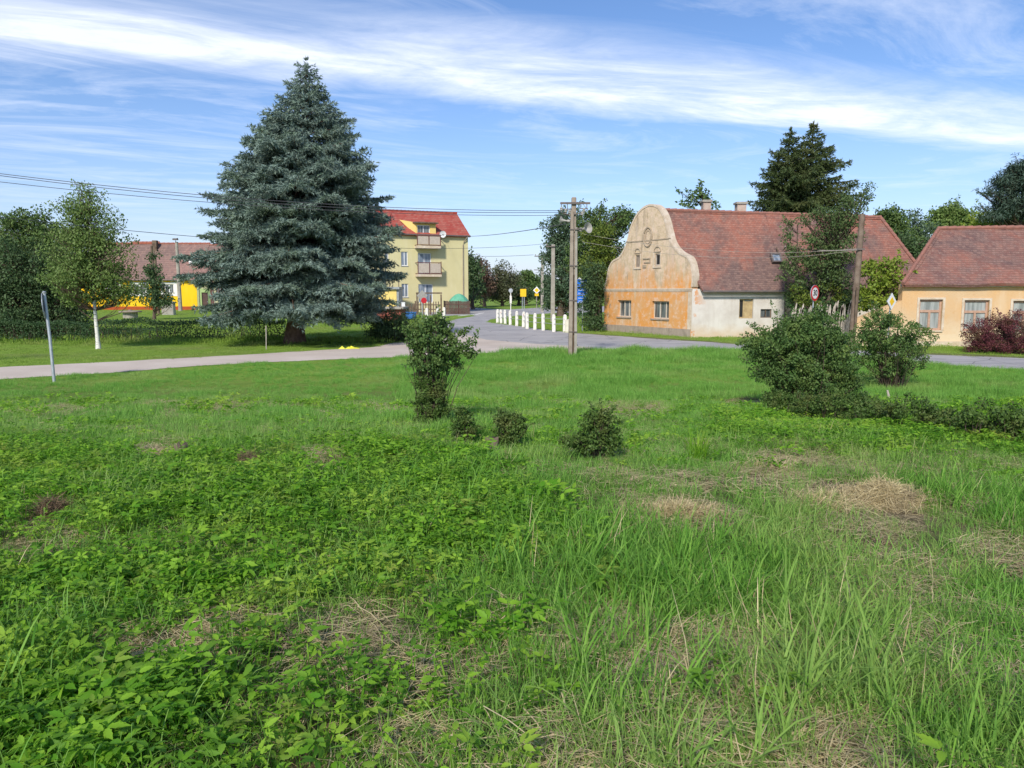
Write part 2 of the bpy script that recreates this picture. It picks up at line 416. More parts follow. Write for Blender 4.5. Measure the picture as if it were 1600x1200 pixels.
    M['spruce_green'] = F('dark_spruce_needles', (.035, .062, .022), (.11, .145, .045), (.12, .13, .045), .10, .6, 1.5)
    M['conifer_blue'] = F('grey_conifer_needles', (.03, .06, .045), (.09, .14, .095), None, .1)
    M['leaf_birch'] = F('birch_leaves', (.085, .16, .036), (.25, .35, .10), (.17, .22, .07), .35)
    M['leaf_dark'] = F('dark_leaves', (.035, .075, .030), (.11, .18, .07), (.11, .16, .06), .3)
    M['leaf_olive'] = F('olive_leaves', (.06, .08, .03), (.15, .17, .07), (.10, .085, .05), .25)
    M['leaf_mid'] = F('mid_green_leaves', (.045, .10, .028), (.16, .24, .07), (.14, .20, .05), .3)
    M['leaf_elm'] = F('elm_leaves', (.045, .095, .03), (.16, .23, .08), (.13, .17, .06), .3)
    M['leaf_lime'] = F('lime_green_leaves', (.14, .23, .026), (.30, .38, .05), (.34, .40, .07), .35)
    M['leaf_ivy'] = F('yellow_green_leaves', (.06, .11, .018), (.19, .25, .04), (.22, .26, .045), .3)
    M['leaf_walnut'] = F('walnut_leaves', (.05, .10, .05), (.17, .24, .14), (.06, .10, .05), .3)
    M['leaf_brown'] = F('reddish_leaves', (.12, .065, .045), (.22, .14, .10), (.10, .11, .05), .25)
    M['leaf_far'] = F('grey_green_leaves', (.08, .10, .045), (.15, .165, .085), (.16, .14, .09), .3)
    M['leaf_purple'] = F('purple_barberry_leaves', (.07, .018, .028), (.20, .055, .065), (.14, .10, .04), .2, patch=.5)
    M['leaf_privet'] = F('privet_leaves', (.045, .105, .026), (.155, .25, .07), (.20, .28, .07), .3, patch=.35)
    M['leaf_privet2'] = F('small_privet_leaves', (.032, .078, .016), (.13, .21, .045), (.15, .17, .05), .25, patch=.22)
    M['leaf_hedge'] = F('hedge_leaves', (.022, .058, .022), (.08, .145, .055), (.07, .12, .04), .2)
    M['leaf_cream'] = F('pale_variegated_leaves', (.20, .24, .12), (.40, .42, .26), None, .35)
    M['grass'] = F('meadow_grass_blades', (.105, .28, .032), (.29, .52, .090), (.40, .53, .15), .45, .55, 1.6, .12)
    M['grass2'] = F('soft_grass_blades', (.145, .35, .050), (.29, .52, .11), (.38, .50, .15), .42, .6, 2.5, .12)
    M['lawn'] = F('mown_grass_blades', (.16, .28, .035), (.30, .43, .07), (.35, .39, .12), .35, .6, 2.2)
    M['cover'] = F('ground_elder_leaves', (.11, .30, .020), (.31, .55, .050), (.42, .58, .08), .48, .5, .7, .16)
    M['cover_dark'] = F('dark_weed_leaves', (.09, .24, .022), (.24, .46, .05), (.36, .42, .08), .48, .5, .5, .16)
    M['straw'] = F('dry_straw', (.38, .30, .15), (.68, .57, .33), (.38, .30, .19), .15, .7, .3)
    M['dead'] = F('dead_stems', (.13, .085, .05), (.30, .21, .13), None, .1, .8)
# ------------------------------------------------------------ vegetation
def unit(v):
    return v / np.maximum(np.linalg.norm(v, axis=-1, keepdims=True), 1e-6)

def leaf_cards(P0, D, N, L, W, bend=.25):
    """pointed leaves: base P0, direction D, normal N, length L, width W -> verts, quad faces"""
    D = unit(D); S = unit(np.cross(D, N)); N = np.cross(S, D)
    L = np.asarray(L)[:, None]; W = np.asarray(W)[:, None]
    a = P0; b = P0 + D*L*.45 + S*W*.5 - N*L*.05; c = P0 + D*L - N*L*bend; d = P0 + D*L*.45 - S*W*.5 - N*L*.05
    V = np.stack([a, b, c, d], 1).reshape(-1, 3)
    n = len(P0); F = np.arange(n*4).reshape(n, 4)
    return V, F

def tube_np(pts, rads, n=5):
    pts = np.asarray(pts, float); m = len(pts); V = []; F = []
    for i in range(m):
        d = pts[min(i+1, m-1)] - pts[max(i-1, 0)]; d = d/ (np.linalg.norm(d)+1e-9)
        u = np.array([0, 0, 1.]) if abs(d[2]) < .95 else np.array([1., 0, 0])
        a = np.cross(d, u); a /= np.linalg.norm(a)+1e-9; b = np.cross(a, d)
        for k in range(n):
            t = 2*math.pi*k/n; V.append(pts[i] + (a*math.cos(t) + b*math.sin(t))*rads[i])
    for i in range(m-1):
        for k in range(n):
            j = (k+1) % n; F.append((i*n+k, i*n+j, (i+1)*n+j, (i+1)*n+k))
    return np.array(V), np.array(F, int)

class Acc:
    def __init__(s): s.V = []; s.F = []; s.n = 0; s.R = []
    def add(s, V, F, r=None):
        s.V.append(V); s.F.append(F + s.n); s.n += len(V)
        s.R.append(np.zeros(len(V)) if r is None else r)
    def build(s, name, mat, parent=None, smooth=False, link=True):
        if not s.V: return None
        return fastmesh(name, np.concatenate(s.V), np.concatenate(s.F), mat, parent, smooth, np.concatenate(s.R), link)

def bark_trunk(h, r0, r1, lean=(0, 0), n=14, seed=0, flare=1.6, seg=14, bottom=-.15):
    rs = np.random.RandomState(seed); pts = []; rad = []
    for i in range(seg+1):
        t = i/seg; z = bottom + (h-bottom)*t
        wob = .03*h*.3*np.array([math.sin(t*5+seed), math.cos(t*4.1+seed*2)])*t
        pts.append((lean[0]*t + wob[0], lean[1]*t + wob[1], z))
        rad.append((r0*(1-t)+r1*t) * (1 + (flare-1)*math.exp(-max(z, 0)/(r0*1.6))))
    V, F = tube_np(pts, rad, n)
    V = V.reshape(seg+1, n, 3); c = np.array(pts)[:, None, :]
    lob = 1 + .10*np.sin(np.arange(n)*2*math.pi/n*4+seed)[None, :, None]*np.exp(-np.arange(seg+1)/2.5)[:, None, None] + rs.uniform(-.05, .05, (seg+1, n, 1))
    V = c + (V-c)*lob
    return V.reshape(-1, 3), F, np.array(pts)

def broad_tree(name, label, cat, loc, blobs, leaf=.12, dens=26, leaves=60, mat='leaf_mid', bark='bark', trunk=(.18, .04), seed=0, group=None,
               crad=.42, wr=1.0, limb_bark=None, ground_stems=False, shoots=0, stems=1, trunk_h=None, mats2=None, droop=0.0, crown='crown', stem='trunk', wood=True, updir=.5):
    """blobs: (x, y, z, rx, ry, rz) ellipsoids relative to loc, filled with leaf clumps; limbs run from the trunk to every clump"""
    rs = np.random.RandomState(seed+5)
    root = empty(name, loc, label, cat, group)
    cen = []
    for (bx, by, bz, rx, ry, rz) in blobs:
        vol = 4.19*rx*ry*rz; n = max(3, int(dens*vol**.75))
        u = unit(rs.normal(size=(n, 3))); rr = rs.uniform(.30, 1.0, (n, 1))**.55
        rr = rr*(1+.16*rs.normal(size=(n, 1)))
        cen.append(np.array([bx, by, bz]) + u*rr*np.array([rx, ry, rz]))
    cen = np.concatenate(cen)
    # leaves
    n = len(cen)
    csz = crad*rs.uniform(.55, 1.25, n)
    if shoots:
        top = rs.choice(n, shoots)
        mid_ = cen.mean(0); b0_ = cen[top]; od = unit(unit(b0_-mid_)*.75 + rs.normal(0, .35, (shoots, 3)) + np.array([0, 0, .45])); ln_ = crad*rs.uniform(1.1, 2.5, (shoots, 1))
        for f_, q_ in ((.5, .42), (.8, .32), (1.05, .24)):
            cen = np.concatenate([cen, b0_ + od*ln_*f_]); csz = np.concatenate([csz, crad*q_*rs.uniform(.8, 1.2, shoots)])
    cen[:, 2] = np.maximum(cen[:, 2], .08)
    cnt = np.maximum(6, (leaves*rs.uniform(.5, 1.4, len(cen))*(csz/crad)**1.6)).astype(int)
    idx = np.repeat(np.arange(len(cen)), cnt); m = len(idx)
    off = unit(rs.normal(size=(m, 3)))*rs.uniform(.05, 1, (m, 1))**.45*csz[idx][:, None]
    off[:, 2] *= .72
    pos = cen[idx] + off
    pos[:, 2] = np.maximum(pos[:, 2], .02)
    core = np.array([np.mean([b[0] for b in blobs]), np.mean([b[1] for b in blobs]), 0])
    out = unit(off + rs.normal(size=(m, 3))*.25)
    D = unit(out + rs.normal(size=(m, 3))*.7 + np.array([0, 0, -.3-droop])); N = unit(rs.normal(size=(m, 3))*.55 + out*.5 + np.array([0, 0, updir]))
    L = leaf*rs.uniform(.6, 1.25, m)
    V, F = leaf_cards(pos, D, N, L, L*rs.uniform(.5, .72, m)*wr)
    rnd = np.repeat((rs.uniform(0, .55, len(cen))[idx] + rs.uniform(0, .45, m)), 4)
    fastmesh(crown, V, F, M[mat], root, rnd=rnd)
    # wood
    if wood:
        W = Acc(); th = trunk_h or max(b[2] for b in blobs)
        if ground_stems:
            rad_ = max(b[3] for b in blobs)*2
            for i in range(len(cen)):
                if rs.rand() > (.45 if ground_stems == 'wide' else .22): continue
                c = cen[i]; a = np.array([c[0]*.22 + rs.normal(0, .06)*min(1, rad_), c[1]*.25 + rs.normal(0, .06)*min(1, rad_), -.04])
                if ground_stems == 'wide': a = np.array([c[0] + rs.normal(0, .06), c[1] + rs.normal(0, .06), c[2]*0-.04])
                V, F = tube_np([a, np.array([a[0]*.62+c[0]*.38, a[1]*.62+c[1]*.38, a[2]*.45+c[2]*.55])+rs.normal(0, .025, 3), c], [trunk[1], trunk[1]*.7, trunk[1]*.3], 4); W.add(V, F)
            W.build('stems', M[bark], root, True); return root
        paths = []
        for k in range(stems):
            lean = (rs.uniform(-.25, .25)*(k > 0)*th*.6 + core[0]*.6, rs.uniform(-.25, .25)*(k > 0)*th*.6 + core[1]*.6)
            V, F, p = bark_trunk(th, trunk[0]*(1 if k == 0 else .7), trunk[1], lean, seed=seed+k, n=10, flare=1.5 if stems == 1 else 1.2)
            if k: V = V + np.array([rs.uniform(-.12, .12), rs.uniform(-.1, .1), 0])
            W.add(V, F); paths.append(p)
        LW_ = W if not limb_bark else Acc()
        for i in range(len(cen)):
            c = cen[i]; p = paths[rs.randint(len(paths))]
            dist = np.hypot(c[0]-p[:, 0], c[1]-p[:, 1]); want = c[2] - .55*dist
            j = int(np.argmin(np.abs(p[:, 2]-want))); a = p[min(max(j, 1), len(p)-2)]
            mid = a*.45 + c*.55 + np.array([0, 0, -.10*np.linalg.norm(c-a)]) + rs.normal(0, .04, 3)*np.linalg.norm(c-a)
            q1 = a*.75+mid*.25; r = trunk[1]*.45+.006*np.linalg.norm(c-a)
            V, F = tube_np([a, q1, mid, c], [r*1.3, r, r*.6, r*.25], 4); LW_.add(V, F)
        if limb_bark: LW_.build('branches', M[limb_bark], root, True)
        W.build(stem, M[bark], root, True)
    return root

def pxblob(px, py, rx, ry, D, base, depth=None, dy=0.0):
    """ellipse surveyed on the photo at distance D -> blob relative to base"""
    p = PD(px, py, D + dy); k = (D+dy)/FX
    return (p.x-base.x, p.y-base.y, p.z-base.z, rx*k, (depth if depth else rx*k), ry*k)

def spruce(name, label, loc, height, prof, seed=0, mat='blue_spruce', bark='bark_red', trunk=(.30, .03), low=.9, whorl=.33, per=8,
           droop=.42, ups=.5, needle=.17, nw=.045, tw=.085, group=None, cat='spruce tree', lean=(0, 0), hang=.45, fanw=.42, asym=0.0, lmin=.66):
    rs = np.random.RandomState(seed)
    root = empty(name, loc, label, cat, group)
    A = Acc(); W = Acc()
    V, F, tp = bark_trunk(height*.985, trunk[0], trunk[1], lean, seed=seed, flare=1.45, seg=22)
    V0, F0 = V, F
    W0 = Acc(); W0.add(V0, F0)
    z = low; TP = []; TD = []; TL = []; TR = []
    while z < height-.12:
        f = z/height; R = prof(z)
        nb = max(4, int(per*(.55+.45*min(1, R/2))))
        a0 = rs.uniform(0, 6.28)
        for k in range(nb):
            az = a0 + 6.283*k/nb + rs.uniform(-.3, .3)
            L = R*rs.uniform(lmin, 1.10) * (1.14 if rs.rand() < .14 else 1) * (1+asym*math.cos(az))
            if L < .12: L = .12
            up = ups*f**1.5 + .10 + rs.uniform(-.06, .06); dr = droop*(1-f*.75)*rs.uniform(.7, 1.25)
            zo = z + rs.uniform(-.12, .12) + (.22*L*(1-f))
            rad = np.array([math.cos(az), math.sin(az), 0]); sd = np.array([-math.sin(az), math.cos(az), 0])
            ts = np.linspace(0, 1, 8)
            cx = np.interp(zo, tp[:, 2], tp[:, 0]); cy = np.interp(zo, tp[:, 2], tp[:, 1])
            cur = rs.uniform(-.18, .18)
            def bp(t):
                t = np.asarray(t)[..., None]
                return np.array([cx, cy, zo]) + rad*L*t + sd*(cur*L*t*t) + np.array([0, 0, 1.])*(L*(up*t - (dr+up*.4)*t**2 + .30*dr*t**3.5 + .10*t**4))
            bpts = bp(ts); V, F = tube_np(bpts, np.linspace(.012+.012*L, .005, 8), 4); W.add(V, F)
            nbl = max(3, int(L/.105))
            for side in (-1, 1):
                tt = np.linspace(.16, 1, nbl) + rs.uniform(-.03, .03, nbl); tt = np.clip(tt, .05, 1)
                for t in tt:
                    if rs.rand() < .06: continue
                    bl = (fanw*L*(1.02-t)**.75*min(1, t*3.2) + .16)*rs.uniform(.65, 1.25)
                    o = bp(t); tan = unit(bp(min(1, t+.05)) - bp(t-.05))
                    d = unit(tan*rs.uniform(.45, .85) + sd*side*rs.uniform(.5, .9) + np.array([0, 0, rs.uniform(-.12, .10)]))
                    nt = max(2, int(bl/tw)); q = np.linspace(.12, 1, nt)[:, None]
                    pp = o + d*bl*q + np.array([0, 0, -1.])*(hang*.55*bl*q*q)
                    td = unit(d*.75 + rs.normal(0, .42, (nt, 3)) + np.array([0, 0, -hang*.55])*(1-q*.5))
                    TP.append(pp); TD.append(td); TL.append(rs.uniform(.75, 1.25, nt)); TR.append(np.full(nt, rs.uniform(0, .45)) + rs.uniform(0, .25, nt) + .3*q[:, 0]*rs.rand())
        z += whorl*rs.uniform(.75, 1.2)*(1 if f < .8 else .8)
    # leader shoots
    for k in range(26):
        zz = height - rs.uniform(0, .9); c = np.array([[np.interp(zz, tp[:, 2], tp[:, 0]), np.interp(zz, tp[:, 2], tp[:, 1]), zz]])
        TP.append(c + rs.normal(0, .03, (1, 3))); TD.append(unit(rs.normal(0, .5, (1, 3)) + np.array([0, 0, .9]))); TL.append(np.ones(1)); TR.append(rs.rand(1))
    TP = np.concatenate(TP); TD = np.concatenate(TD); TL = np.concatenate(TL); TR = np.clip(np.concatenate(TR), 0, .999)
    K = 5; n = len(TP); P0 = np.repeat(TP, K, 0); D0 = np.repeat(TD, K, 0); L0 = np.repeat(TL, K); R0 = np.repeat(TR, K)
    j = np.tile(np.arange(K), n)/K
    P0 = P0 + D0*(needle*.55*j*L0)[:, None]
    rv = unit(np.cross(D0, rs.normal(size=(n*K, 3)))); D = unit(D0*.9 + rv*.62)
    Ln = needle*L0*rs.uniform(.6, 1.1, n*K); S = unit(np.cross(D, rs.normal(size=(n*K, 3))))*nw*.5
    V = np.stack([P0 - S, P0 + S, P0 + D*Ln[:, None]], 1).reshape(-1, 3); F = np.arange(n*K*3).reshape(-1, 3)
    fastmesh('crown', V, F, M[mat], root, rnd=np.repeat(R0, 3))
    allw = Acc(); allw.add(V0, F0)
    for v, f in zip(W.V, W.F): allw.V.append(v); allw.F.append(f + allw.n); allw.R.append(np.zeros(len(v)))
    allw.n += W.n
    allw.build('trunk', M[bark], root, True)
    return root

def hedge(name, label, pts, w, h, leaf=.07, dens=900, mat='leaf_hedge', seed=0, cat='hedge', skew=0.0, irregular=.15):
    """trimmed hedge along pts: shell of leaves over a woody core of stems"""
    rs = np.random.RandomState(seed); p0 = Vector(pts[0]); root = empty(name, p0, label, cat)
    A = Acc(); W = Acc()
    for a, b in zip(pts[:-1], pts[1:]):
        a = np.array(a)-np.array(p0); b = np.array(b)-np.array(p0); L = np.linalg.norm(b-a); d = (b-a)/L; s = np.array([-d[1], d[0], 0])
        m = int(dens*L*(w+2*h)*.5)
        t = rs.uniform(0, L, m); x = rs.uniform(-1, 1, m); zz = rs.uniform(0, 1, m)
        face = rs.rand(m)
        u = np.where(face < .4, x, np.where(face < .7, -1, 1)*rs.uniform(.75, 1, m)); v = np.where(face < .4, rs.uniform(.82, 1.04, m), zz)
        top = h*(1 + irregular*(vnoise(t+a[0]*1.7, t*0, .9, seed)-.5)*2 + .10*(vnoise(t, t*0, .25, seed+3)-.5))
        wid = w*.5*(1+.25*(vnoise(t, v*4, .6, seed+5)-.5)) * (1-.18*v)
        pos = a + d*t[:, None] + s*(u*wid)[:, None] + np.array([0, 0, 1.])*(v*top)[:, None]
        out = unit(s*np.where(face < .4, 0, np.sign(u))[:, None] + np.array([0, 0, 1.])*np.where(face < .4, 1, .3)[:, None] + rs.normal(0, .5, (m, 3)))
        D = unit(out*.6 + rs.normal(0, .6, (m, 3))); Ln = leaf*rs.uniform(.6, 1.3, m)
        V, F = leaf_cards(pos, D, unit(out+rs.normal(0, .4, (m, 3))), Ln, Ln*.6)
        A.add(V, F, np.repeat(.6*vnoise(t, v*3, .5, seed+8) + .4*rs.rand(m), 4))
        for q in np.arange(.1, L, .22):
            c = a + d*q + s*rs.uniform(-.2, .2)*w
            for _ in range(2):
                e = c + np.array([rs.uniform(-.25, .25), rs.uniform(-.25, .25), h*rs.uniform(.7, .95)])
                V, F = tube_np([c, (c+e)/2+rs.normal(0, .04, 3), e], [.018, .012, .004], 4); W.add(V, F)
    A.build('foliage', M[mat], root); W.build('stems', M['bark'], root)
    return root

# ------------------------------------------------------------ ground plants: clump meshes scattered as stuff
def blade_clump(name, n, h, spread, w, mat, seed, lean=.5, seg=4, dry=0.0):
    rs = np.random.RandomState(seed); A = Acc()
    for i in range(n):
        az = rs.uniform(0, 6.28); r = spread*math.sqrt(rs.rand()); b = np.array([math.cos(az)*r, math.sin(az)*r, -.02])
        az2 = az + rs.normal(0, .9); d = np.array([math.cos(az2), math.sin(az2), 0]); s = np.array([-d[1], d[0], 0])
        s = unit(s + d*rs.uniform(-.6, .6))
        hh = h*rs.uniform(.45, 1.15); ln = lean*rs.uniform(.2, 1.4); ww = w*rs.uniform(.6, 1.2)
        V = []
        for k in range(seg+1):
            t = k/seg; bend = ln*t**1.9
            ang = bend*1.5
            pt = b + d*(hh*(1-math.cos(ang))*.9/max(ang, .3) if ang > .01 else 0) + np.array([0, 0, hh*(math.sin(ang)/ang if ang > .01 else 1)])*t
            wd = ww*(1-t**2.2)*.5 + .0004
            V += [pt-s*wd, pt+s*wd]
        F = np.array([(2*k, 2*k+1, 2*k+3, 2*k+2) for k in range(seg)])
        A.add(np.array(V), F, np.full(len(V), rs.rand()))
    return A.build(name, M[mat], link=False)

def leaflet(o, d, n, L, W, rs):
    """ovate leaflet with coarse teeth, folded along its midrib"""
    d = unit(d); s = unit(np.cross(d, n)); n = np.cross(s, d)
    ts = (.0, .16, .24, .42, .50, .66, .74, 1.0); ws = (.04, .42, .34, .50, .36, .36, .22, .0)
    mid = [o + d*L*t - n*L*.16*t*t for t in ts]
    V = mid + [m + s*W*w + n*W*w*.28 + d*L*(.03 if k % 2 else 0) for k, (m, w) in enumerate(zip(mid, ws))][:7] + [m - s*W*w + n*W*w*.28 + d*L*(.03 if k % 2 else 0) for k, (m, w) in enumerate(zip(mid, ws))][:7]
    F = []
    for k in range(6): F += [(k, 8+k, 9+k, k+1), (k, k+1, 16+k, 15+k)]
    return np.array(V), F, [(6, 14, 7), (6, 7, 21)]

def cover_clump(name, n, h, spread, seed, size=.075, mat='cover'):
    rs = np.random.RandomState(seed); VV = []; Q = []; T = []; R = []; k0 = 0
    for i in range(n):
        az = rs.uniform(0, 6.28); r = spread*math.sqrt(rs.rand()); b = np.array([math.cos(az)*r, math.sin(az)*r, 0])
        az2 = az + rs.normal(0, .8); d = np.array([math.cos(az2), math.sin(az2), 0.])
        hh = h*rs.uniform(.55, 1.15); top = b + d*hh*rs.uniform(.15, .5) + np.array([0, 0, hh])
        # stalk
        s = np.array([-d[1], d[0], 0])*.0025
        V = np.array([b-s, b+s, top+s, top-s]); VV.append(V); Q.append(np.array([(0, 1, 2, 3)])+k0); R.append(np.full(4, .1)); k0 += 4
        sz = size*rs.uniform(.7, 1.25); rv = rs.rand()
        sub = [(0, 0), (1.0, -.01), (-1.0, -.01)] if rs.rand() < .55 else [(0, 0), (.75, 0), (-.75, 0), (1.75, -.02), (-1.75, -.02)]
        nn = unit(np.array([0, 0, 1.]) + rs.normal(0, .42, 3))
        for a, zz in sub:
            dd = np.array([math.cos(az2+a), math.sin(az2+a), rs.uniform(-.35, .55)])
            V, F, F3 = leaflet(top+unit(dd)*.008, dd, nn, sz*(1.3 if a == 0 else 1.0)*rs.uniform(.85, 1.15), sz*.50, rs)
            VV.append(V); Q.append(np.array(F)+k0); T.append(np.array(F3)+k0); R.append(np.full(len(V), (rv + rs.uniform(0, .15)) % 1)); k0 += len(V)
    return fastmesh(name, np.concatenate(VV), [np.concatenate(Q), np.concatenate(T)], M[mat], rnd=np.concatenate(R), link=False)

def straw_clump(name, n, spread, seed, L=.22, mat='straw', h=.05):
    rs = np.random.RandomState(seed); A = Acc(); a0 = rs.uniform(0, 3.14)
    for i in range(n):
        r = spread*math.sqrt(rs.rand()); az = rs.uniform(0, 6.28); c = np.array([math.cos(az)*r, math.sin(az)*r, rs.uniform(.005, h)])
        a = a0 + rs.normal(0, .8); d = unit(np.array([math.cos(a), math.sin(a), rs.normal(0, .12)])); ln = L*rs.uniform(.4, 1.2)
        s = unit(np.array([-d[1], d[0], rs.normal(0, .3)]))*rs.uniform(.0008, .0019)
        m = c + np.array([0, 0, ln*.05]) + s*rs.uniform(-6, 6)
        e0 = c-d*ln/2; e1 = c+d*ln/2
        V = np.array([e0-s, e0+s, m-s, m+s, e1-s*.4, e1+s*.4]); F = np.array([(0, 1, 3, 2), (2, 3, 5, 4)])
        A.add(V, F, np.full(6, rs.rand()))
    return A.build(name, M[mat], link=False)

def scatter(name, label, cat, P3, clumps, scl, seed=0, tilt=.12, parent=None):
    """one object of ground cover: points that carry plant clumps"""
    n = len(P3); rs = np.random.RandomState(seed)
    me = bpy.data.meshes.new(name); me.vertices.add(n); me.vertices.foreach_set('co', np.asarray(P3, np.float32).ravel())
    ro = np.stack([rs.normal(0, tilt, n), rs.normal(0, tilt, n), rs.uniform(0, 6.28, n)], 1).astype(np.float32)
    a = me.attributes.new('rot', 'FLOAT_VECTOR', 'POINT'); a.data.foreach_set('vector', ro.ravel())
    a = me.attributes.new('scl', 'FLOAT', 'POINT'); a.data.foreach_set('value', np.asarray(scl, np.float32))
    a = me.attributes.new('pick', 'INT', 'POINT'); a.data.foreach_set('value', rs.randint(0, len(clumps), n).astype(np.int32))
    o = bpy.data.objects.new(name, me); COL.objects.link(o)
    c = bpy.data.collections.new(name + '_plants')
    for k in clumps:
        if k.name not in c.objects: c.objects.link(k)
    ng = bpy.data.node_groups.new(name + '_nodes', 'GeometryNodeTree')
    ng.interface.new_socket('Geometry', in_out='INPUT', socket_type='NodeSocketGeometry'); ng.interface.new_socket('Geometry', in_out='OUTPUT', socket_type='NodeSocketGeometry')
    N = ng.nodes.new; gi = N('NodeGroupInput'); go = N('NodeGroupOutput'); ip = N('GeometryNodeInstanceOnPoints'); ci = N('GeometryNodeCollectionInfo')
    ci.inputs['Collection'].default_value = c; ci.inputs['Separate Children'].default_value = True; ci.inputs['Reset Children'].default_value = True
    ip.inputs['Pick Instance'].default_value = True
    def att(nm, ty):
        x = N('GeometryNodeInputNamedAttribute'); x.data_type = ty; x.inputs['Name'].default_value = nm
        return [s for s in x.outputs if s.enabled and s.name == 'Attribute'][0]
    L = ng.links.new
    L(gi.outputs[0], ip.inputs['Points']); L(ci.outputs[0], ip.inputs['Instance']); L(att('pick', 'INT'), ip.inputs['Instance Index'])
    L(att('rot', 'FLOAT_VECTOR'), ip.inputs['Rotation']); L(att('scl', 'FLOAT'), ip.inputs['Scale']); L(ip.outputs[0], go.inputs[0])
    md = o.modifiers.new('plants', 'NODES'); md.node_group = ng
    tag(o, label, cat, None, 'stuff')
    return o

def inpoly(x, y, poly):
    x = np.asarray(x); y = np.asarray(y); c = np.zeros(x.shape, bool); n = len(poly)
    for i in range(n):
        x1, y1 = poly[i][:2]; x2, y2 = poly[(i+1) % n][:2]
        if y1 == y2: continue
        c ^= ((y1 > y) != (y2 > y)) & (x < (x2-x1)*(y-y1)/(y2-y1)+x1)
    return c
setup_materials()
# ------------------------------------------------------------ ground, roads
def axis(lo, hi, fine0, fine1, step, grow=1.22):
    a = list(np.arange(fine0, fine1+1e-6, step)); s = step
    while a[-1] < hi: s *= grow; a.append(min(hi, a[-1]+s))
    s = step
    while a[0] > lo: s *= grow; a.insert(0, max(lo, a[0]-s))
    return np.array(a)
gx = axis(-1500, 1500, -16, 16, .22); gy = axis(-400, 2500, -2, 19, .22)
X, Y = np.meshgrid(gx, gy); Z = ground(X, Y)
nx, ny = len(gx), len(gy)
idx = np.arange(nx*ny).reshape(ny, nx)
Fq = np.stack([idx[:-1, :-1], idx[:-1, 1:], idx[1:, 1:], idx[1:, :-1]], -1).reshape(-1, 4)
g = fastmesh('ground', np.stack([X, Y, Z], -1).reshape(-1, 3), Fq, M['soil'], smooth=True); tag(g, kind='structure')

def sheet(name, pxs, z, mat, extra=None):
    pts = [P(a, b) for a, b in pxs] if extra is None else extra
    tr = tessellate_polygon([[Vector((p.x, p.y, 0)) for p in pts]])
    mb = MB(); fs = []
    for t in tr:
        a, b, c = [pts[i] for i in t]
        fs.append(t if (b-a).xy.cross((c-a).xy) > 0 else (t[0], t[2], t[1]))
    mb.add([(p.x, p.y, z) for p in pts], fs)
    o = mb.build(name, M[mat]); tag(o, kind='structure'); return [(p.x, p.y) for p in pts]
def jag(pxs, n=7, amp=.9, seed=3):
    rs = np.random.RandomState(seed); out = []
    for (a, b), (c, d) in zip(pxs[:-1], pxs[1:]):
        for k in range(n):
            t = k/n; out.append((a+(c-a)*t, b+(d-b)*t + (rs.uniform(-amp, amp)*.5 if k else 0)))
    return out + [pxs[-1]]
near_edge = [(-260, 620), (0, 593), (170, 583), (300, 572.5), (420, 566), (580, 559.5), (749, 552), (880, 549), (960, 547), (1140, 547.5), (1300, 556), (1453, 569), (1600, 578), (1900, 606)]
far_right = [(1900, 582), (1600, 560), (1456, 554.5), (1300, 546), (1171, 539), (1050, 531), (960, 525), (889, 520), (820, 511), (775, 505.5), (761, 502.5)]
island_back = [(766, 499), (810, 493), (860, 489.5), (1000, 486)]
far_edge = [(1000, 478), (875, 479), (797, 483.5), (768, 483), (735, 480.5), (640, 480)]
left_edge = [(640, 491), (700, 494), (735, 491.5), (742, 494), (712, 499), (690, 505), (668, 514), (640, 531), (580, 543), (400, 553.5), (180, 565.5), (0, 574), (-260, 593)]
road_px = jag(near_edge) + jag(far_right[:-1]) + far_right[-1:] + island_back + far_edge + jag(left_edge)
ROAD = sheet('road', road_px, .004, 'asphalt')
lane_px = jag(near_edge[:9], 7, .9) + [(960, 545.6), (900, 541), (830, 537), (760, 531), (715, 520), (690, 512), (668, 514)] + jag(left_edge[7:])
sheet('lane', lane_px, .008, 'lane')
# dusty strips along the road edges
sheet('roadside_strip', None, .003, 'verge', [P(a, b) for a, b in [(889, 519), (960, 523.6), (1050, 529.2), (1171, 537), (1300, 543.6), (1456, 551.6), (1600, 556.6), (1900, 577), (1900, 584), (1600, 562), (1456, 556), (1300, 548), (1171, 541), (1050, 533), (960, 527), (889, 522)]])
# little pale road line at the side street
sheet('kerb_line', None, .009, 'white_trim', [P(a, b) for a, b in [(716, 494.2), (745, 491.6), (757, 489.0), (756, 488.6), (744, 490.9), (715, 493.5)]])

# ------------------------------------------------------------ building helpers
def wall(root, name, Mx, outline, holes, mat, T=.3, label=None):
    mb = MB(Mx); mb.poly(outline, [[(a, c), (b, c), (b, d), (a, d)] for a, b, c, d in holes], T)
    o = mb.build(name, M[mat], root); return tag(o, label)

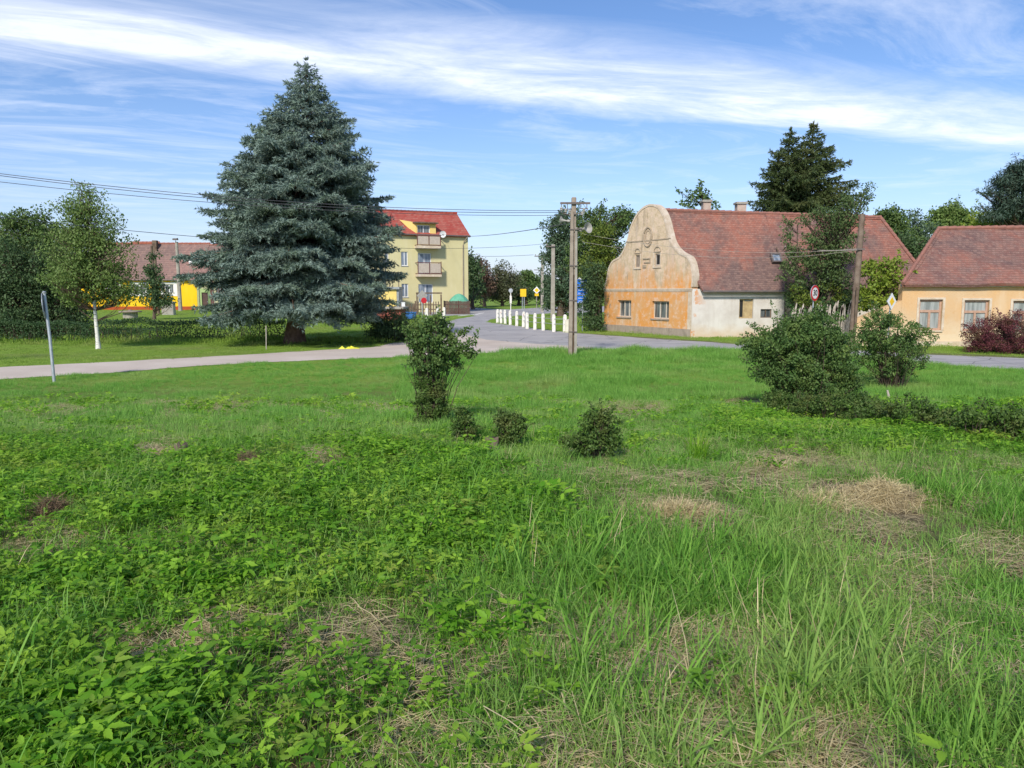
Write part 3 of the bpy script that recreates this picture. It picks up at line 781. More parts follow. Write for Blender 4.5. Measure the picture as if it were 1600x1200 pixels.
def window(root, Mx, a, b, c, d, vs=(.5,), hs=(), frame='frame_cream', glass='glass', y=.14, fw=.05, label=None, sill=None, name='window', panels=None):
    mb = MB(Mx); e = .004
    mb.box(a+e, y, c+e, a+fw, y+.06, d-e); mb.box(b-fw, y, c+e, b-e, y+.06, d-e)
    mb.box(a+fw, y, c+e, b-fw, y+.06, c+fw); mb.box(a+fw, y, d-fw, b-fw, y+.06, d-e)
    for v in vs:
        x = a+(b-a)*v; mb.box(x-fw*.5, y-.008, c+fw, x+fw*.5, y+.052, (d-fw) if not hs else c+(d-c)*hs[0])
    for h in hs:
        z = c+(d-c)*h; mb.box(a+fw, y-.012, z-fw*.6, b-fw, y+.05, z+fw*.6)
    o = mb.build(name, M[frame], root); tag(o, label)
    mb = MB(Mx); mb.box(a+fw*.6, y+.03, c+fw*.6, b-fw*.6, y+.04, d-fw*.6); mb.build('pane', M[glass], o)
    if sill:
        mb = MB(Mx); mb.box(a-.05, -.06, c-.07, b+.05, y-.01, c-.004); mb.build('sill', M[sill], o)
    return o

def roof_plane(mb, a, b, c, d, nu=14, nv=6, amp=.03, th=.12, seed=0):
    """a-b eave, d-c ridge; tiled slab with an uneven old surface"""
    a, b, c, d = map(Vector, (a, b, c, d)); n = (b-a).cross(d-a).normalized()
    if n.z < 0: n = -n
    vs = []
    for j in range(nv+1):
        for i in range(nu+1):
            u, v = i/nu, j/nv
            p = (a*(1-u)+b*u)*(1-v) + (d*(1-u)+c*u)*v
            w = (float(vnoise(u*nu*.9, v*nv*.9, 1.7, seed))-.5)*2*amp - amp*.8*math.sin(v*math.pi)
            vs.append(p + n*w)
    k = len(vs); vs += [p - n*th for p in vs]
    fs = []
    I = lambda i, j: j*(nu+1)+i
    for j in range(nv):
        for i in range(nu):
            q = (I(i, j), I(i+1, j), I(i+1, j+1), I(i, j+1)); fs.append(q); fs.append(tuple(k+x for x in reversed(q)))
    for i in range(nu):
        fs.append((I(i, 0), k+I(i, 0), k+I(i+1, 0), I(i+1, 0))); fs.append((I(i+1, nv), k+I(i+1, nv), k+I(i, nv), I(i, nv)))
    for j in range(nv):
        fs.append((I(0, j+1), k+I(0, j+1), k+I(0, j), I(0, j))); fs.append((I(nu, j), k+I(nu, j), k+I(nu, j+1), I(nu, j+1)))
    mb.add(vs, fs)

def ridge_caps(mb, a, b, r=.10, seg=.38, dz=.02):
    a = Vector(a); b = Vector(b); L = (b-a).length; n = max(2, int(L/seg)); d = (b-a)/n
    for i in range(n):
        p = a+d*i; q = a+d*(i+1.06); mb.tube([p+Vector((0, 0, dz)), q+Vector((0, 0, dz+.02))], [r*.85, r], 8)

# ------------------------------------------------------------ baroque gabled farmhouse
C2 = PD(1079, 524, 39.5); L2 = PD(943.5, 515, 46.0)
gd = (C2-L2).xy.normalized(); Wg = (C2-L2).xy.length
sd = Vector((1, .08)).normalized()
MG = frame2d((L2.x, L2.y, 0), gd); MS = frame2d((C2.x, C2.y, 0), sd)
house = empty('farmhouse', (C2.x, C2.y, 0), 'old farmhouse with curved baroque gable of peeling ochre plaster and whitewashed long side', 'house')
def in_house(o):
    if o.parent != house: return o
    o.matrix_parent_inverse = Matrix.Translation(-Vector((C2.x, C2.y, 0))); return o
def gh(px, py): return hit(px, py, (L2.x, L2.y), (gd.x, gd.y))
def sh(px, py): return hit(px, py, (C2.x, C2.y), (sd.x, sd.y))
raw = [(25, 1040), (28, 720), (32, 680), (45, 640), (58, 565), (70, 525), (85, 495), (102, 476), (122, 466), (150, 450), (170, 425), (188, 392), (204, 360), (217, 325), (228, 280), (238, 240), (246, 205), (258, 172), (272, 140), (290, 104), (312, 70), (338, 42), (362, 22), (390, 8), (415, 1), (440, 2), (462, 9), (485, 25), (505, 50), (522, 82), (536, 118), (548, 155), (556, 195), (568, 240), (580, 290), (596, 330), (622, 370), (652, 400), (672, 414), (702, 430), (725, 440), (742, 458), (756, 485), (766, 520), (774, 560), (779, 600), (778, 650), (772, 700), (771, 1100)]
out = []
for a, b in raw:
    s, z = gh(940+a/5.456, 320+b/5.456); out.append([s, z])
out[0][1] = -.1; out[-1][1] = -.1; out[0][0] = out[1][0] = 0.0; out[-1][0] = out[-2][0] = Wg
def ghr(x0, y0, x1, y1):  # zoomed rectangle -> a,b,c,d
    s0, z1 = gh(940+x0/5.456, 320+y0/5.456); s1, z0 = gh(940+x1/5.456, 320+(y1)/5.456); return s0, s1, z0, z1
gw = [ghr(138, 812, 250, 958), ghr(430, 820, 572, 975)]
gw = [(a, b, c, d) for a, b, c, d in gw]
at = [ghr(290, 430, 326, 530), ghr(456, 418, 498, 518)]
in_house(wall(house, 'gable_wall', MG, [tuple(p) for p in out], gw+at, 'gable', .40))
for i, r in enumerate(gw):
    in_house(window(house, MG, *r, vs=(.38, .72), glass='glass', frame='frame_cream', y=.16, sill='plinth_grey', fw=.06))
# attic lights: board frame with a dark slit
for i, (a, b, c, d) in enumerate(at):
    mb = MB(MG); y = .05
    mb.box(a+.003, y, c+.003, a+.055, y+.05, d-.003); mb.box(b-.055, y, c+.003, b-.003, y+.05, d-.003); mb.box(a+.055, y, c+.003, b-.055, y+.05, c+.07); mb.box(a+.055, y, d-.07, b-.055, y+.05, d-.003)
    if i == 0: mb.box(a+.055, y+.03, c+.07, a+(b-a)*.55, y+.05, d-.07)
    o = in_house(mb.build('attic_window', M['concrete_warm' if i == 0 else 'wood_grey'], house))
    mb = MB(MG); mb.box(a+.05, y+.06, c+.05, b-.05, y+.08, d-.05); in_house(mb.build('pane', M['black'], o))
    # arched hood above
    mb = MB(MG); cx = (a+b)/2; r0 = (b-a)*.62; pts = []
    for k in range(13):
        t = math.pi*k/12; pts.append((cx - r0*math.cos(t), -.02, d+.12+r0*1.0*math.sin(t)))
    mb.tube(pts, .035, 6)
    mb.tube([(cx-r0, -.02, d+.10), (cx+r0, -.02, d+.10)], .03, 6)
    in_house(mb.build('arch_moulding', M['moulding_dark'], house))
    mb = MB(MG); mb.box(a-.12, -.05, c-.12, b+.12, .0, c-.04); mb.box(a-.10, -.04, c-.04, a-.02, 0, d+.06); mb.box(b+.02, -.04, c-.04, b+.10, 0, d+.06)
    in_house(mb.build('window_surround', M['moulding'], house))
# oval medallion, bracket, cornice band, upper line
s, z = gh(940+397/5.456, 320+275/5.456)
mb = MB(MG); mb.tube([(s+.36*math.cos(t), -.02, z+.52*math.sin(t)) for t in np.linspace(0, 2*math.pi, 25)], .05, 6); mb.tube([(s+.22*math.cos(t), -.01, z+.36*math.sin(t)) for t in np.linspace(0, 2*math.pi, 21)], .03, 6)
in_house(mb.build('oval_medallion', M['moulding_dark'], house))
a, b, c, d = ghr(355, 455, 418, 495)
mb = MB(MG); mb.box(a, -.05, d-.07, b, 0, d); mb.box(b-.07, -.04, c, b, 0, d-.07); mb.box(a+.1, -.04, c, b-.07, 0, c+.06); mb.box(a, -.05, c-.25, a+.3, 0, c-.1)
in_house(mb.build('plaster_niche', M['moulding_dark'], house))
zb = gh(1000, 451.5)[1]
mb = MB(MG); mb.box(-.04, -.06, zb-.05, Wg+.04, .0, zb+.03); mb.box(-.02, -.03, zb-.14, Wg+.02, 0, zb-.05)
in_house(mb.build('cornice_band', M['moulding'], house))
zu = gh(940+300/5.456, 320+312/5.456)[1]
su0 = [p[0] for p in out if abs(p[1]-zu) < .45]; mb = MB(MG); mb.box(min(su0)+.06, -.03, zu-.03, max(su0)-.06, 0, zu+.03)
in_house(mb.build('string_course', M['moulding_dark'], house))
# coping: a raised rim on the curved edge
mb = MB(MG); rim = out[1:-1]; n = len(rim); vs = []
for i, (x, z) in enumerate(rim):
    a = Vector(rim[max(i-1, 0)]); b = Vector(rim[min(i+1, n-1)]); t = (b-a).normalized(); nn = Vector((-t.y, t.x))
    for off, y in ((.05, -.03), (-.06, -.03), (-.06, 0.0), (.0, .0), (0, .38), (-.0, .40), (.05, .40)):
        vs.append((x+nn.x*off, y, z+nn.y*off))
fs = [(i*7+k, i*7+(k+1) % 7, (i+1)*7+(k+1) % 7, (i+1)*7+k) for i in range(n-1) for k in range(7)]
mb.add(vs, fs); in_house(mb.build('coping', M['moulding'], house, True))
mb = MB(MG); mb.box(-.05, -.06, -.12, Wg-.02, 0, .42); in_house(mb.build('plinth', M['plinth_grey'], house))
mb = MB(MG); mb.box(Wg-.26, -.02, .42, Wg+.02, 0, zb-.16); in_house(mb.build('corner_pilaster', M['moulding'], house))
# long side wall
s_seam = sh(1228, 452)[0]; s_end = 14.0
def shr(x0, y0, x1, y1):
    s0, z1 = sh(x0, y0); s1, z0 = sh(x1, y1); return s0, s1, z0, z1
w1 = shr(1155.5, 467, 1176.5, 497.5); w2 = shr(1188.5, 483, 1205.5, 496.5)
in_house(wall(house, 'side_wall', MS, [(.02, -.1), (s_seam, -.1), (s_seam, 2.52), (.02, 2.52)], [w1, w2], 'farm_white', .35))
o = in_house(window(house, MS, *w1, vs=(.36,), frame='board', glass='glass_net', y=.12, fw=.07, label='window with one dark sash and one boarded sash'))
a, b, c, d = w1; mb = MB(MS); mb.box(a+(b-a)*.42, .135, c+.07, b-.07, .145, d-.12); in_house(mb.build('board', M['board'], o))
mb = MB(MS); mb.box(a+.07, .138, c+.07, a+(b-a)*.34, .146, d-.07); in_house(mb.build('sash_opening', M['black'], o))
in_house(window(house, MS, *w2, vs=(.5,), frame='wood_dark', glass='glass', y=.08, fw=.05, label='small low window with brown frame'))
mb = MB(MS); mb.box(s_seam+.004, .5, -.1, s_end, .8, 2.50); in_house(mb.build('barn_wall', M['farm_white'], house))
mb = MB(MS); mb.tube([(s_seam-.05, -.08, 2.4), (s_seam-.05, -.08, 1.6), (s_seam-.05, -.08, .2)], .05, 8); in_house(mb.build('downpipe', M['dark_metal'], house))
# roof
mid_s = gh(1016, 330)[0]; Rm = Vector((L2.x, L2.y, 0)) + Vector((gd.x, gd.y, 0))*mid_s
Rm = MS.inverted() @ Vector((Rm.x, Rm.y, 0))      # in side frame
rx, ry = Rm.x, Rm.y
e0 = (C2.x, C2.y)
def S(x, y, z): return MS @ Vector((x, y, z))
er = 2.50
gx_at = lambda y: rx * (y/ry)   # gable line in the side frame: through (0,0) and (rx,ry)
hip = hit(1376, 338, Rw := (MS @ Vector((rx, ry, 0)))[:2], (sd.x, sd.y))[0] + rx
zr0, zr1 = 6.84, 6.52
mb = MB(); oy = -.35
off = .30
pa = S(gx_at(oy)+off, oy, er-.06); pb = S(s_seam, oy, er-.06); pc = S(s_seam, ry, (zr0+zr1)/2); pd = S(rx+off, ry, zr0)
roof_plane(mb, pa, pb, pc, pd, 18, 10, .045, .12, 1)
pe = S(hit(1464, 448, (MS @ Vector((0, oy, 0)))[:2], (sd.x, sd.y))[0], oy+.15, er+.02); pf = S(hip, ry, zr1); pb2 = S(s_seam+.01, oy+.12, er-.02); pc2 = S(s_seam+.01, ry, (zr0+zr1)/2+.01)
roof_plane(mb, pb2, pe, pf, pc2, 18, 10, .06, .12, 4)
# rear slope and hip
yb = ry*2
qa = S(hip+1.6, yb, er); qb = S(gx_at(yb)+off, yb, er)
roof_plane(mb, qa, qb, pd, pf, 16, 8, .04, .12, 7)
roof_plane(mb, pe, qa, pf+Vector((.02, 0, 0)), pf-Vector((.02, 0, 0)), 8, 6, .02, .12, 9)
ro = in_house(mb.build('roof', M['tile_old'], house, False))
mb = MB(); mb.tube([pa + Vector((0, -.05, -.06)), pb + Vector((0, -.05, -.05))], .06, 8); in_house(mb.build('gutter', M['dark_metal'], ro))
mb = MB(); ridge_caps(mb, pd, pc); ridge_caps(mb, pc2, pf); ridge_caps(mb, pf, pe); in_house(mb.build('ridge_tiles', M['ridge'], ro))
# seam verge of dark wood
mb = MB(); q0 = pb.lerp(pc, .02)+Vector((.03, 0, .10)); q1 = pb.lerp(pc, .52)+Vector((.03, 0, .10)); mb.tube([q0, q1], .035, 5); in_house(mb.build('verge_board', M['wood_dark'], ro))
# skylight
def on_roof(px, py, A, B, D_):
    n = (B-A).cross(D_-A).normalized(); r = ray(px, py); o_ = Vector((0, 0, H)); t = (A-o_).dot(n)/r.dot(n); return o_+r*t, n
p, n = on_roof(1212, 405, pa, pb, pd)
ux = (pb-pa).normalized(); vy = (pd-pa) - ux*(pd-pa).dot(ux); vy.normalize(); nn = ux.cross(vy)
mk = Matrix(((ux.x, vy.x, nn.x, p.x), (ux.y, vy.y, nn.y, p.y), (ux.z, vy.z, nn.z, p.z), (0, 0, 0, 1)))
mb = MB(mk); mb.box(-.28, -.3, .02, .28, -.22, .16); mb.box(-.28, .22, .02, .28, .3, .16); mb.box(-.28, -.22, .02, -.20, .22, .16); mb.box(.20, -.22, .02, .28, .22, .16)
sk = in_house(mb.build('skylight', M['dark_metal'], ro)); mb = MB(mk); mb.box(-.2, -.22, .08, .2, .22, .11); in_house(mb.build('pane', M['glass_blue'], sk))
# chimneys
for (px, top, dx, hh) in ((1103, 313, .42, .2), (1157, 316, .50, .34)):
    r = ray(px, 330); t = (Rm.y)/1
    q = PD(px, 330, (S(3, ry, 0)).y + .3); ztop = PD(px, top, q.y).z
    mb = MB(); mb.box(q.x-dx/2, q.y-.25, 6.3, q.x+dx/2, q.y+.3, ztop-.12)
    ch = in_house(mb.build('chimney', M['brick_chimney'], ro)); mb = MB(); mb.bbox(q.x-dx/2-.07, q.y-.32, ztop-.12, q.x+dx/2+.07, q.y+.37, ztop, .02); in_house(mb.build('chimney_cap', M['concrete'], ch))

# ------------------------------------------------------------ apricot house at right
A3 = PD(1405, 540, 33.2); d3 = Vector((1, -.045)).normalized(); M3 = frame2d((A3.x, A3.y, 0), d3)
h3 = empty('apricot_house', (A3.x, A3.y, 0), 'low apricot plastered house with mossy red tiled hipped roof and tall paned windows', 'house')
def in3(o):
    if o.parent != h3: return o
    o.matrix_parent_inverse = Matrix.Translation(-Vector((A3.x, A3.y, 0))); return o
def r3(x0, y0, x1, y1):
    s0, z1 = hit(x0, y0, (A3.x, A3.y), (d3.x, d3.y)); s1, z0 = hit(x1, y1, (A3.x, A3.y), (d3.x, d3.y)); return s0, s1, z0, z1
ws = [r3(1437, 468, 1470, 516), r3(1507, 469, 1542.5, 517), r3(1583, 470, 1619, 518), r3(1662, 471, 1700, 519)]
E3 = 16.0; ev = hit(1500, 444, (A3.x, A3.y), (d3.x, d3.y))[1]
in3(wall(h3, 'front_wall', M3, [(0, -.1), (E3, -.1), (E3, ev), (0, ev)], ws, 'apricot', .4))
mb = MB(M3); mb.add([(.05, .402, -.1), (4.2, 7.6, -.1), (4.6, 7.6, -.1), (.45, .402, -.1), (.05, .402, ev-.05), (4.2, 7.6, ev-.05), (4.6, 7.6, ev-.05), (.45, .402, ev-.05)], [(0, 1, 2, 3), (4, 7, 6, 5), (0, 4, 5, 1), (1, 5, 6, 2), (2, 6, 7, 3), (3, 7, 4, 0)]); in3(mb.build('side_wall', M['apricot'], h3)); mb = MB(M3); mb.box(E3-.4, .402, -.1, E3, 7.6, ev); mb.box(4.62, 7.2, -.1, E3-.402, 7.6, ev); in3(mb.build('rear_wall', M['apricot'], h3))
for r in ws:
    in3(window(h3, M3, *r, vs=(.5,), hs=(.62,), frame='frame_pink', glass='glass_net', y=.09, fw=.09, sill='moulding'))
    a, b, c, d = r; mb = MB(M3); mb.box(a-.10, -.03, c, a-.002, .02, d+.09); mb.box(b+.002, -.03, c, b+.10, .02, d+.09); mb.box(a-.002, -.03, d+.003, b+.002, .02, d+.09)
    in3(mb.build('window_surround', M['moulding'], h3))
mb = MB(M3); mb.box(-.12, -.13, ev-.10, 2.6, -.002, ev+.02); in3(mb.build('eaves_board', M['wood_grey'], h3))
mb = MB(M3); mb.box(2.6, -.12, ev-.12, E3, -.002, ev+.03); in3(mb.build('cornice', M['white_trim'], h3))
mb = MB(M3); mb.box(-.02, -.04, -.1, E3, -.002, .22); in3(mb.build('plinth', M['moulding'], h3))
def S3(x, y, z): return M3 @ Vector((x, y, z))
ry3 = 3.8; zr = PD(1500, 356, S3(4, ry3, 0).y).z
rl = S3(hit(1467, 358, (M3 @ Vector((0, ry3, 0)))[:2], (d3.x, d3.y))[0], ry3, zr-.05); rr = S3(E3+.3, ry3, zr+.05)
mb = MB(); ea = S3(-.15, -.3, ev-.0); eb = S3(E3+.3, -.3, ev-.0); ec = S3(E3+.3, ry3*2+.3, ev); ed = S3(4.25, ry3*2+.3, ev)
roof_plane(mb, ea, eb, rr, rl, 26, 10, .05, .14, 3); roof_plane(mb, ec, ed, rl, rr, 20, 8, .05, .14, 5)
roof_plane(mb, ed, ea, rl+Vector((0, -.02, 0)), rl+Vector((0, .02, 0)), 10, 8, .03, .14, 6)
ro3 = in3(mb.build('roof', M['tile_right'], h3))
mb = MB(); ridge_caps(mb, rl, rr, .11); ridge_caps(mb, ea, rl, .09); in3(mb.build('ridge_tiles', M['ridge'], ro3))
# low sloping buttress wall at its left corner
mb = MB(M3); mb.poly([(-1.9, -.1), (-.005, -.1), (-.005, 2.0), (-1.9, 1.2)], (), .35); in3(mb.build('buttress', M['apricot'], h3))

# ------------------------------------------------------------ apartment house
A4 = PD(732, 487, 90.0); dl = Vector((8.5, 3.5)).normalized()
LW = 15.0
O4 = Vector((A4.x, A4.y)) - dl*LW; M4 = frame2d((O4.x, O4.y, 0), dl)
h4 = empty('apartment_house', (O4.x, O4.y, 0), 'three storey pale yellow apartment house with red roof, dormer and two balconies', 'house')
def in4(o):
    if o.parent != h4: return o
    o.matrix_parent_inverse = Matrix.Translation(-Vector((O4.x, O4.y, 0))); return o
def q4(x, y): return 560+x/5.714, 310+y/5.714
def h4p(x, y): return hit(*q4(x, y), (O4.x, O4.y), (dl.x, dl.y))
def r4(x0, y0, x1, y1):
    s0, z1 = h4p(x0, y0); s1, z0 = h4p(x1, y1); return s0, s1, z0, z1
ez = h4p(900, 333)[1]
wn = [r4(380, 475, 442, 602), r4(385, 762, 447, 882), r4(230, 478, 270, 602)]
dr = [r4(530, 487, 652, 690), r4(535, 765, 667, 930)]
dr = [(a, b, max(c, .25), d) for a, b, c, d in dr]
in4(wall(h4, 'front_wall', M4, [(0, -.1), (LW, -.1), (LW, ez), (0, ez)], wn+dr, 'apt_yellow', .35))
D4 = 9.4
mb = MB(M4); mb.poly([(0, 0)]*0 or [(0, -.1), (LW, -.1), (LW, ez), (0, ez)], (), .3) if False else None
mb.box(LW-.35, .352, -.1, LW, D4, ez); mb.box(0, .352, -.1, .35, D4, ez); mb.box(.35, D4-.35, -.1, LW-.35, D4, ez)
# gable triangles
rz4 = PD(710, 333.5, 94.5).z
for x0 in (0, LW-.35):
    n = len(mb.v); mb.add([(x0, .1, ez+.003), (x0, D4-.1, ez+.003), (x0, D4/2, rz4-.22), (x0+.35, .1, ez+.003), (x0+.35, D4-.1, ez+.003), (x0+.35, D4/2, rz4-.22)], [(0, 2, 1), (3, 4, 5), (0, 3, 5, 2), (1, 2, 5, 4), (0, 1, 4, 3)])
in4(mb.build('rear_wall', M['apt_yellow'], h4))
for r in wn: in4(window(h4, M4, *r, vs=(.5,), frame='frame_white', glass='glass_blue', y=.1, fw=.08, sill='grey_roof'))
for r in dr: in4(window(h4, M4, *r, vs=(.48,), frame='frame_white', glass='glass_blue', y=.1, fw=.09, name='balcony_door'))
def S4(x, y, z): return M4 @ Vector((x, y, z))
rz4 = PD(710, 333.5, S4(LW, D4/2, 0).y).z
mb = MB(); roof_plane(mb, S4(-.4, -.35, ez-.05), S4(LW+.2, -.35, ez-.05), S4(LW+.2, D4/2, rz4), S4(-.4, D4/2, rz4), 16, 6, .0, .15)
roof_plane(mb, S4(LW+.2, D4+.35, ez-.05), S4(-.4, D4+.35, ez-.05), S4(-.4, D4/2, rz4), S4(LW+.2, D4/2, rz4), 4, 4, 0, .15)
ro4 = in4(mb.build('roof', M['tile_new'], h4))
mb = MB(); ridge_caps(mb, S4(-.4, D4/2, rz4+.02), S4(LW+.2, D4/2, rz4+.02), .13, .45); in4(mb.build('ridge_tiles', M['tile_new'], ro4))
mb = MB(M4); mb.tube([(-.4, -.42, ez-.05), (LW+.2, -.42, ez-.05)], .07, 8); in4(mb.build('gutter', M['dark_metal'], ro4))
# dormer with sloping cheek
a, b, c, d = r4(512, 222, 692, 330); c = ez-.02; slope = (rz4-ez)/(D4/2); dep = (d-ez)/slope
mb = MB(M4); n = 0
ax = h4p(400, 165)[0]
dra, drb, drc, drd = r4(526, 236, 640, 330)
mb.poly([(a, c), (b, c), (b, d), (a, d)], [[(dra, c+.05), (drb, c+.05), (drb, drd), (dra, drd)]], .25)
mb.box(b-.2, .252, c, b, dep+.3, d)
# flared left cheek
ax2 = a-1.35
mb.add([(a, .02, c), (a, .02, d), (ax2, dep*1.15, d+.55), (a-.05, .30, c), (a, .30, d), (a, dep*1.15, d+.4)], [(0, 1, 2), (3, 2, 4), (0, 3, 4, 1), (1, 4, 5, 2), (0, 2, 3)])
dm = in4(mb.build('dormer', M['annex_yellow'], h4))
in4(window(dm, M4, dra, drb, c+.05, drd, vs=(.48,), frame='frame_white', glass='glass', y=.1, fw=.09, name='balcony_door'))
mb = MB(M4); mb.box(a-.25, -.5, d+.003, b+.2, dep+.6, d+.14); in4(mb.build('canopy', M['wood_dark'], dm))
mb = MB(); roof_plane(mb, S4(ax2-.05, dep*.2+.02, ez+1.0), S4(a-.02, -.30, ez+.08), S4(a-.02, dep*1.15, d+.50), S4(ax2-.05, dep*1.2, d+.62), 3, 3, 0, .04) if False else None
# balconies
for (x0, y0, x1, y1, ys) in ((500, 332, 712, 430, 450), (506, 572, 718, 680, 700)):
    a, b, c, d = r4(x0, y0, x1, y1); zs = h4p(600, ys)[1]
    mb = MB(M4); mb.box(a, -1.15, zs, b, -.003, c); bal = in4(mb.build('balcony', M['moulding'], h4))
    mb = MB(M4)
    for xx in (a+.04, b-.04): 
        mb.box(xx-.04, -1.12, c, xx+.04, -1.04, d+.1); mb.box(xx-.03, -1.04, d-.08, xx+.03, -.02, d); mb.box(xx-.03, -1.04, c+.05, xx+.03, -.02, c+.12)
    mb.box(a+.08, -1.12, d-.08, b-.08, -1.05, d); mb.box(a+.08, -1.12, c+.04, b-.08, -1.05, c+.12); mb.box((a+b)/2-.04, -1.12, c+.12, (a+b)/2+.04, -1.05, d-.08)
    in4(mb.build('railing', M['rail_red'], bal))
    mb = MB(M4); mb.box(a+.1, -1.085, c+.16, (a+b)/2-.06, -1.07, d-.12); mb.box((a+b)/2+.06, -1.085, c+.16, b-.1, -1.07, d-.12)
    in4(mb.build('railing_panel', M['rail_panel'], bal))
# downpipes, satellite dish
mb = MB(M4); s0 = h4p(932, 400)[0]; mb.tube([(h4p(965, 345)[0], -.40, ez-.1), (s0+.1, -.10, ez-.75), (s0, -.09, ez-1.1), (s0, -.09, .3)], .06, 8); in4(mb.build('downpipe', M['concrete_warm'], h4))
mb = MB(M4); s0 = h4p(236, 600)[0]; mb.tube([(s0+.3, -.1, ez-.3), (s0, -.1, ez-1.2), (s0, -.1, .2)], .05, 8); in4(mb.build('downpipe', M['dark_metal'], h4))
s0, z0 = h4p(742, 322); mb = MB(M4 @ Matrix.Translation((s0, -.55, z0)) @ Matrix.Rotation(math.radians(100), 4, 'X') @ Matrix.Rotation(math.radians(-18), 4, 'Y'))
mb.lathe([(.02, -.03), (.15, -.02), (.28, .02), (.38, .07), (.37, .05), (.2, -.03), (.02, -.06)], 18); dish = in4(mb.build('satellite_dish', M['white'], h4, True))
mb = MB(M4); mb.tube([(s0, -.05, z0-.3), (s0, -.4, z0-.1), (s0, -1.0, z0+.02)], .025, 6); in4(mb.build('bracket', M['dark_metal'], dish))
# yellow annex block with flat grey roof in front of the house
a4 = PD(584, 478, 82.0); b4 = PD(623.5, 478, 82.0); zt = PD(600, 452, 82).z
an = empty('garden_annex', (a4.x, 82, 0), 'small flat roofed yellow annex block in front of the apartment house', 'shed')
mb = MB(); mb.box(a4.x-1.5, 82, -.1, b4.x-.25, 85, zt); o = mb.build('wall', M['annex_yellow'], an); o.matrix_parent_inverse = Matrix.Translation((-a4.x, -82, 0))
mb = MB(); mb.box(a4.x-1.7, 81.7, zt+.003, b4.x+.1, 85.2, zt+.25); o = mb.build('roof', M['grey_roof'], an); o.matrix_parent_inverse = Matrix.Translation((-a4.x, -82, 0))
mb = MB(); mb.box(b4.x-.25, 82.05, -.1, b4.x-.02, 84.9, zt); o = mb.build('corner_board', M['grey_roof'], an); o.matrix_parent_inverse = Matrix.Translation((-a4.x, -82, 0))
mb = MB()
for x in (0, 1.0, 2.0): mb.box(b4.x-x-.05, 82.1, zt+.25, b4.x-x+.03, 82.18, zt+1.2)
mb.box(b4.x-2.3, 82.08, zt+1.2, b4.x+.35, 82.2, zt+1.3); o = mb.build('railing', M['wood_dark'], an); o.matrix_parent_inverse = Matrix.Translation((-a4.x, -82, 0))
# low red brown shed
p0 = PD(588, 490, 62.0); p1 = PD(629, 490, 62.0); zt = PD(600, 483, 62).z
sh_ = empty('low_shed', (p0.x, 62, 0), 'low red brown shed with pale flat roof beside the spruce', 'shed')
inv = Matrix.Translation((-p0.x, -62, 0))
mb = MB(); mb.box(p0.x-.6, 62, -.1, p1.x-.1, 64.5, zt); o = mb.build('wall', M['red_brick_low'], sh_); o.matrix_parent_inverse = inv
mb = MB(); mb.bbox(p0.x-.8, 61.7, zt+.003, p1.x+.12, 64.8, zt+.16, .03); o = mb.build('roof', M['concrete'], sh_); o.matrix_parent_inverse = inv

# ------------------------------------------------------------ far row of houses at left
def row_house(name, label, px0, px1, D, eave_py, ridge_py, wallmat, roofmat, wins=(), base=484, depth=5.0, plinth=None, extra=None):
    a = PD(px0, base, D); b = PD(px1, base, D); ez_ = PD(px0, eave_py, D).z; rz_ = PD(px0, ridge_py, D+depth).z
    rt = empty(name, (a.x, D, 0), label, 'house'); inv = Matrix.Translation((-a.x, -D, 0))
    def k(o):
        if o.parent == rt: o.matrix_parent_inverse = inv
        return o
    Mx = frame2d((a.x, D, 0), (1, 0)); L = b.x-a.x
    R = []
    for (x0, y0, x1, y1) in wins:
        s0 = PD(x0, y0, D); s1 = PD(x1, y1, D); R.append((s0.x-a.x, s1.x-a.x, max(.05, s1.z), s0.z))
    k(wall(rt, 'front_wall', Mx, [(0, -.1), (L, -.1), (L, ez_), (0, ez_)], R, wallmat, .35))
    mb = MB(Mx)
    for x0 in (0.0, L-.3):
        mb = MB(Mx); mb.add([(x0, .352, -.1), (x0, depth*2, -.1), (x0, depth*2, ez_), (x0, depth, rz_-.15), (x0, .352, ez_), (x0+.3, .352, -.1), (x0+.3, depth*2, -.1), (x0+.3, depth*2, ez_), (x0+.3, depth, rz_-.15), (x0+.3, .352, ez_)],
               [(0, 4, 3, 2, 1), (5, 6, 7, 8, 9), (0, 5, 9, 4), (4, 9, 8, 3), (3, 8, 7, 2), (2, 7, 6, 1)]); k(mb.build('gable_wall', M[wallmat], rt))
    mb = MB(); W_ = lambda x, y, z: Mx @ Vector((x, y, z))
    roof_plane(mb, W_(-.02, -.4, ez_), W_(L+.02, -.4, ez_), W_(L+.02, depth, rz_), W_(-.02, depth, rz_), 14, 5, .04, .15, 2)
    roof_plane(mb, W_(L+.02, depth*2+.3, ez_), W_(-.02, depth*2+.3, ez_), W_(-.02, depth, rz_), W_(L+.02, depth, rz_), 6, 4, .04, .15, 3)
    r_ = k(mb.build('roof', M[roofmat], rt))
    mb = MB(); ridge_caps(mb, W_(0, depth, rz_+.02), W_(L, depth, rz_+.02), .14, .6); k(mb.build('ridge_tiles', M['tile_far_red'], r_))
    mb = MB(Mx); mb.tube([(0, -.46, ez_-.02), (L, -.46, ez_-.02)], .07, 6); k(mb.build('gutter', M['dark_metal'], r_))
    if plinth: mb = MB(Mx); mb.box(0, -.05, -.1, L, -.002, .45); k(mb.build('plinth', M[plinth], rt))
    return rt, k, Mx, a, R, r_, W_, ez_, rz_
rt, k, Mx, a, R, r_, W_, ez_, rz_ = row_house('yellow_house', 'long vivid yellow house with white window surrounds and red plinth', 118, 309, 98, 437.5, 381, 'vivid_yellow', 'tile_far', [(208, 444, 228, 459), (256, 444, 272, 459), (165, 444, 185, 459)], plinth='plinth_red')
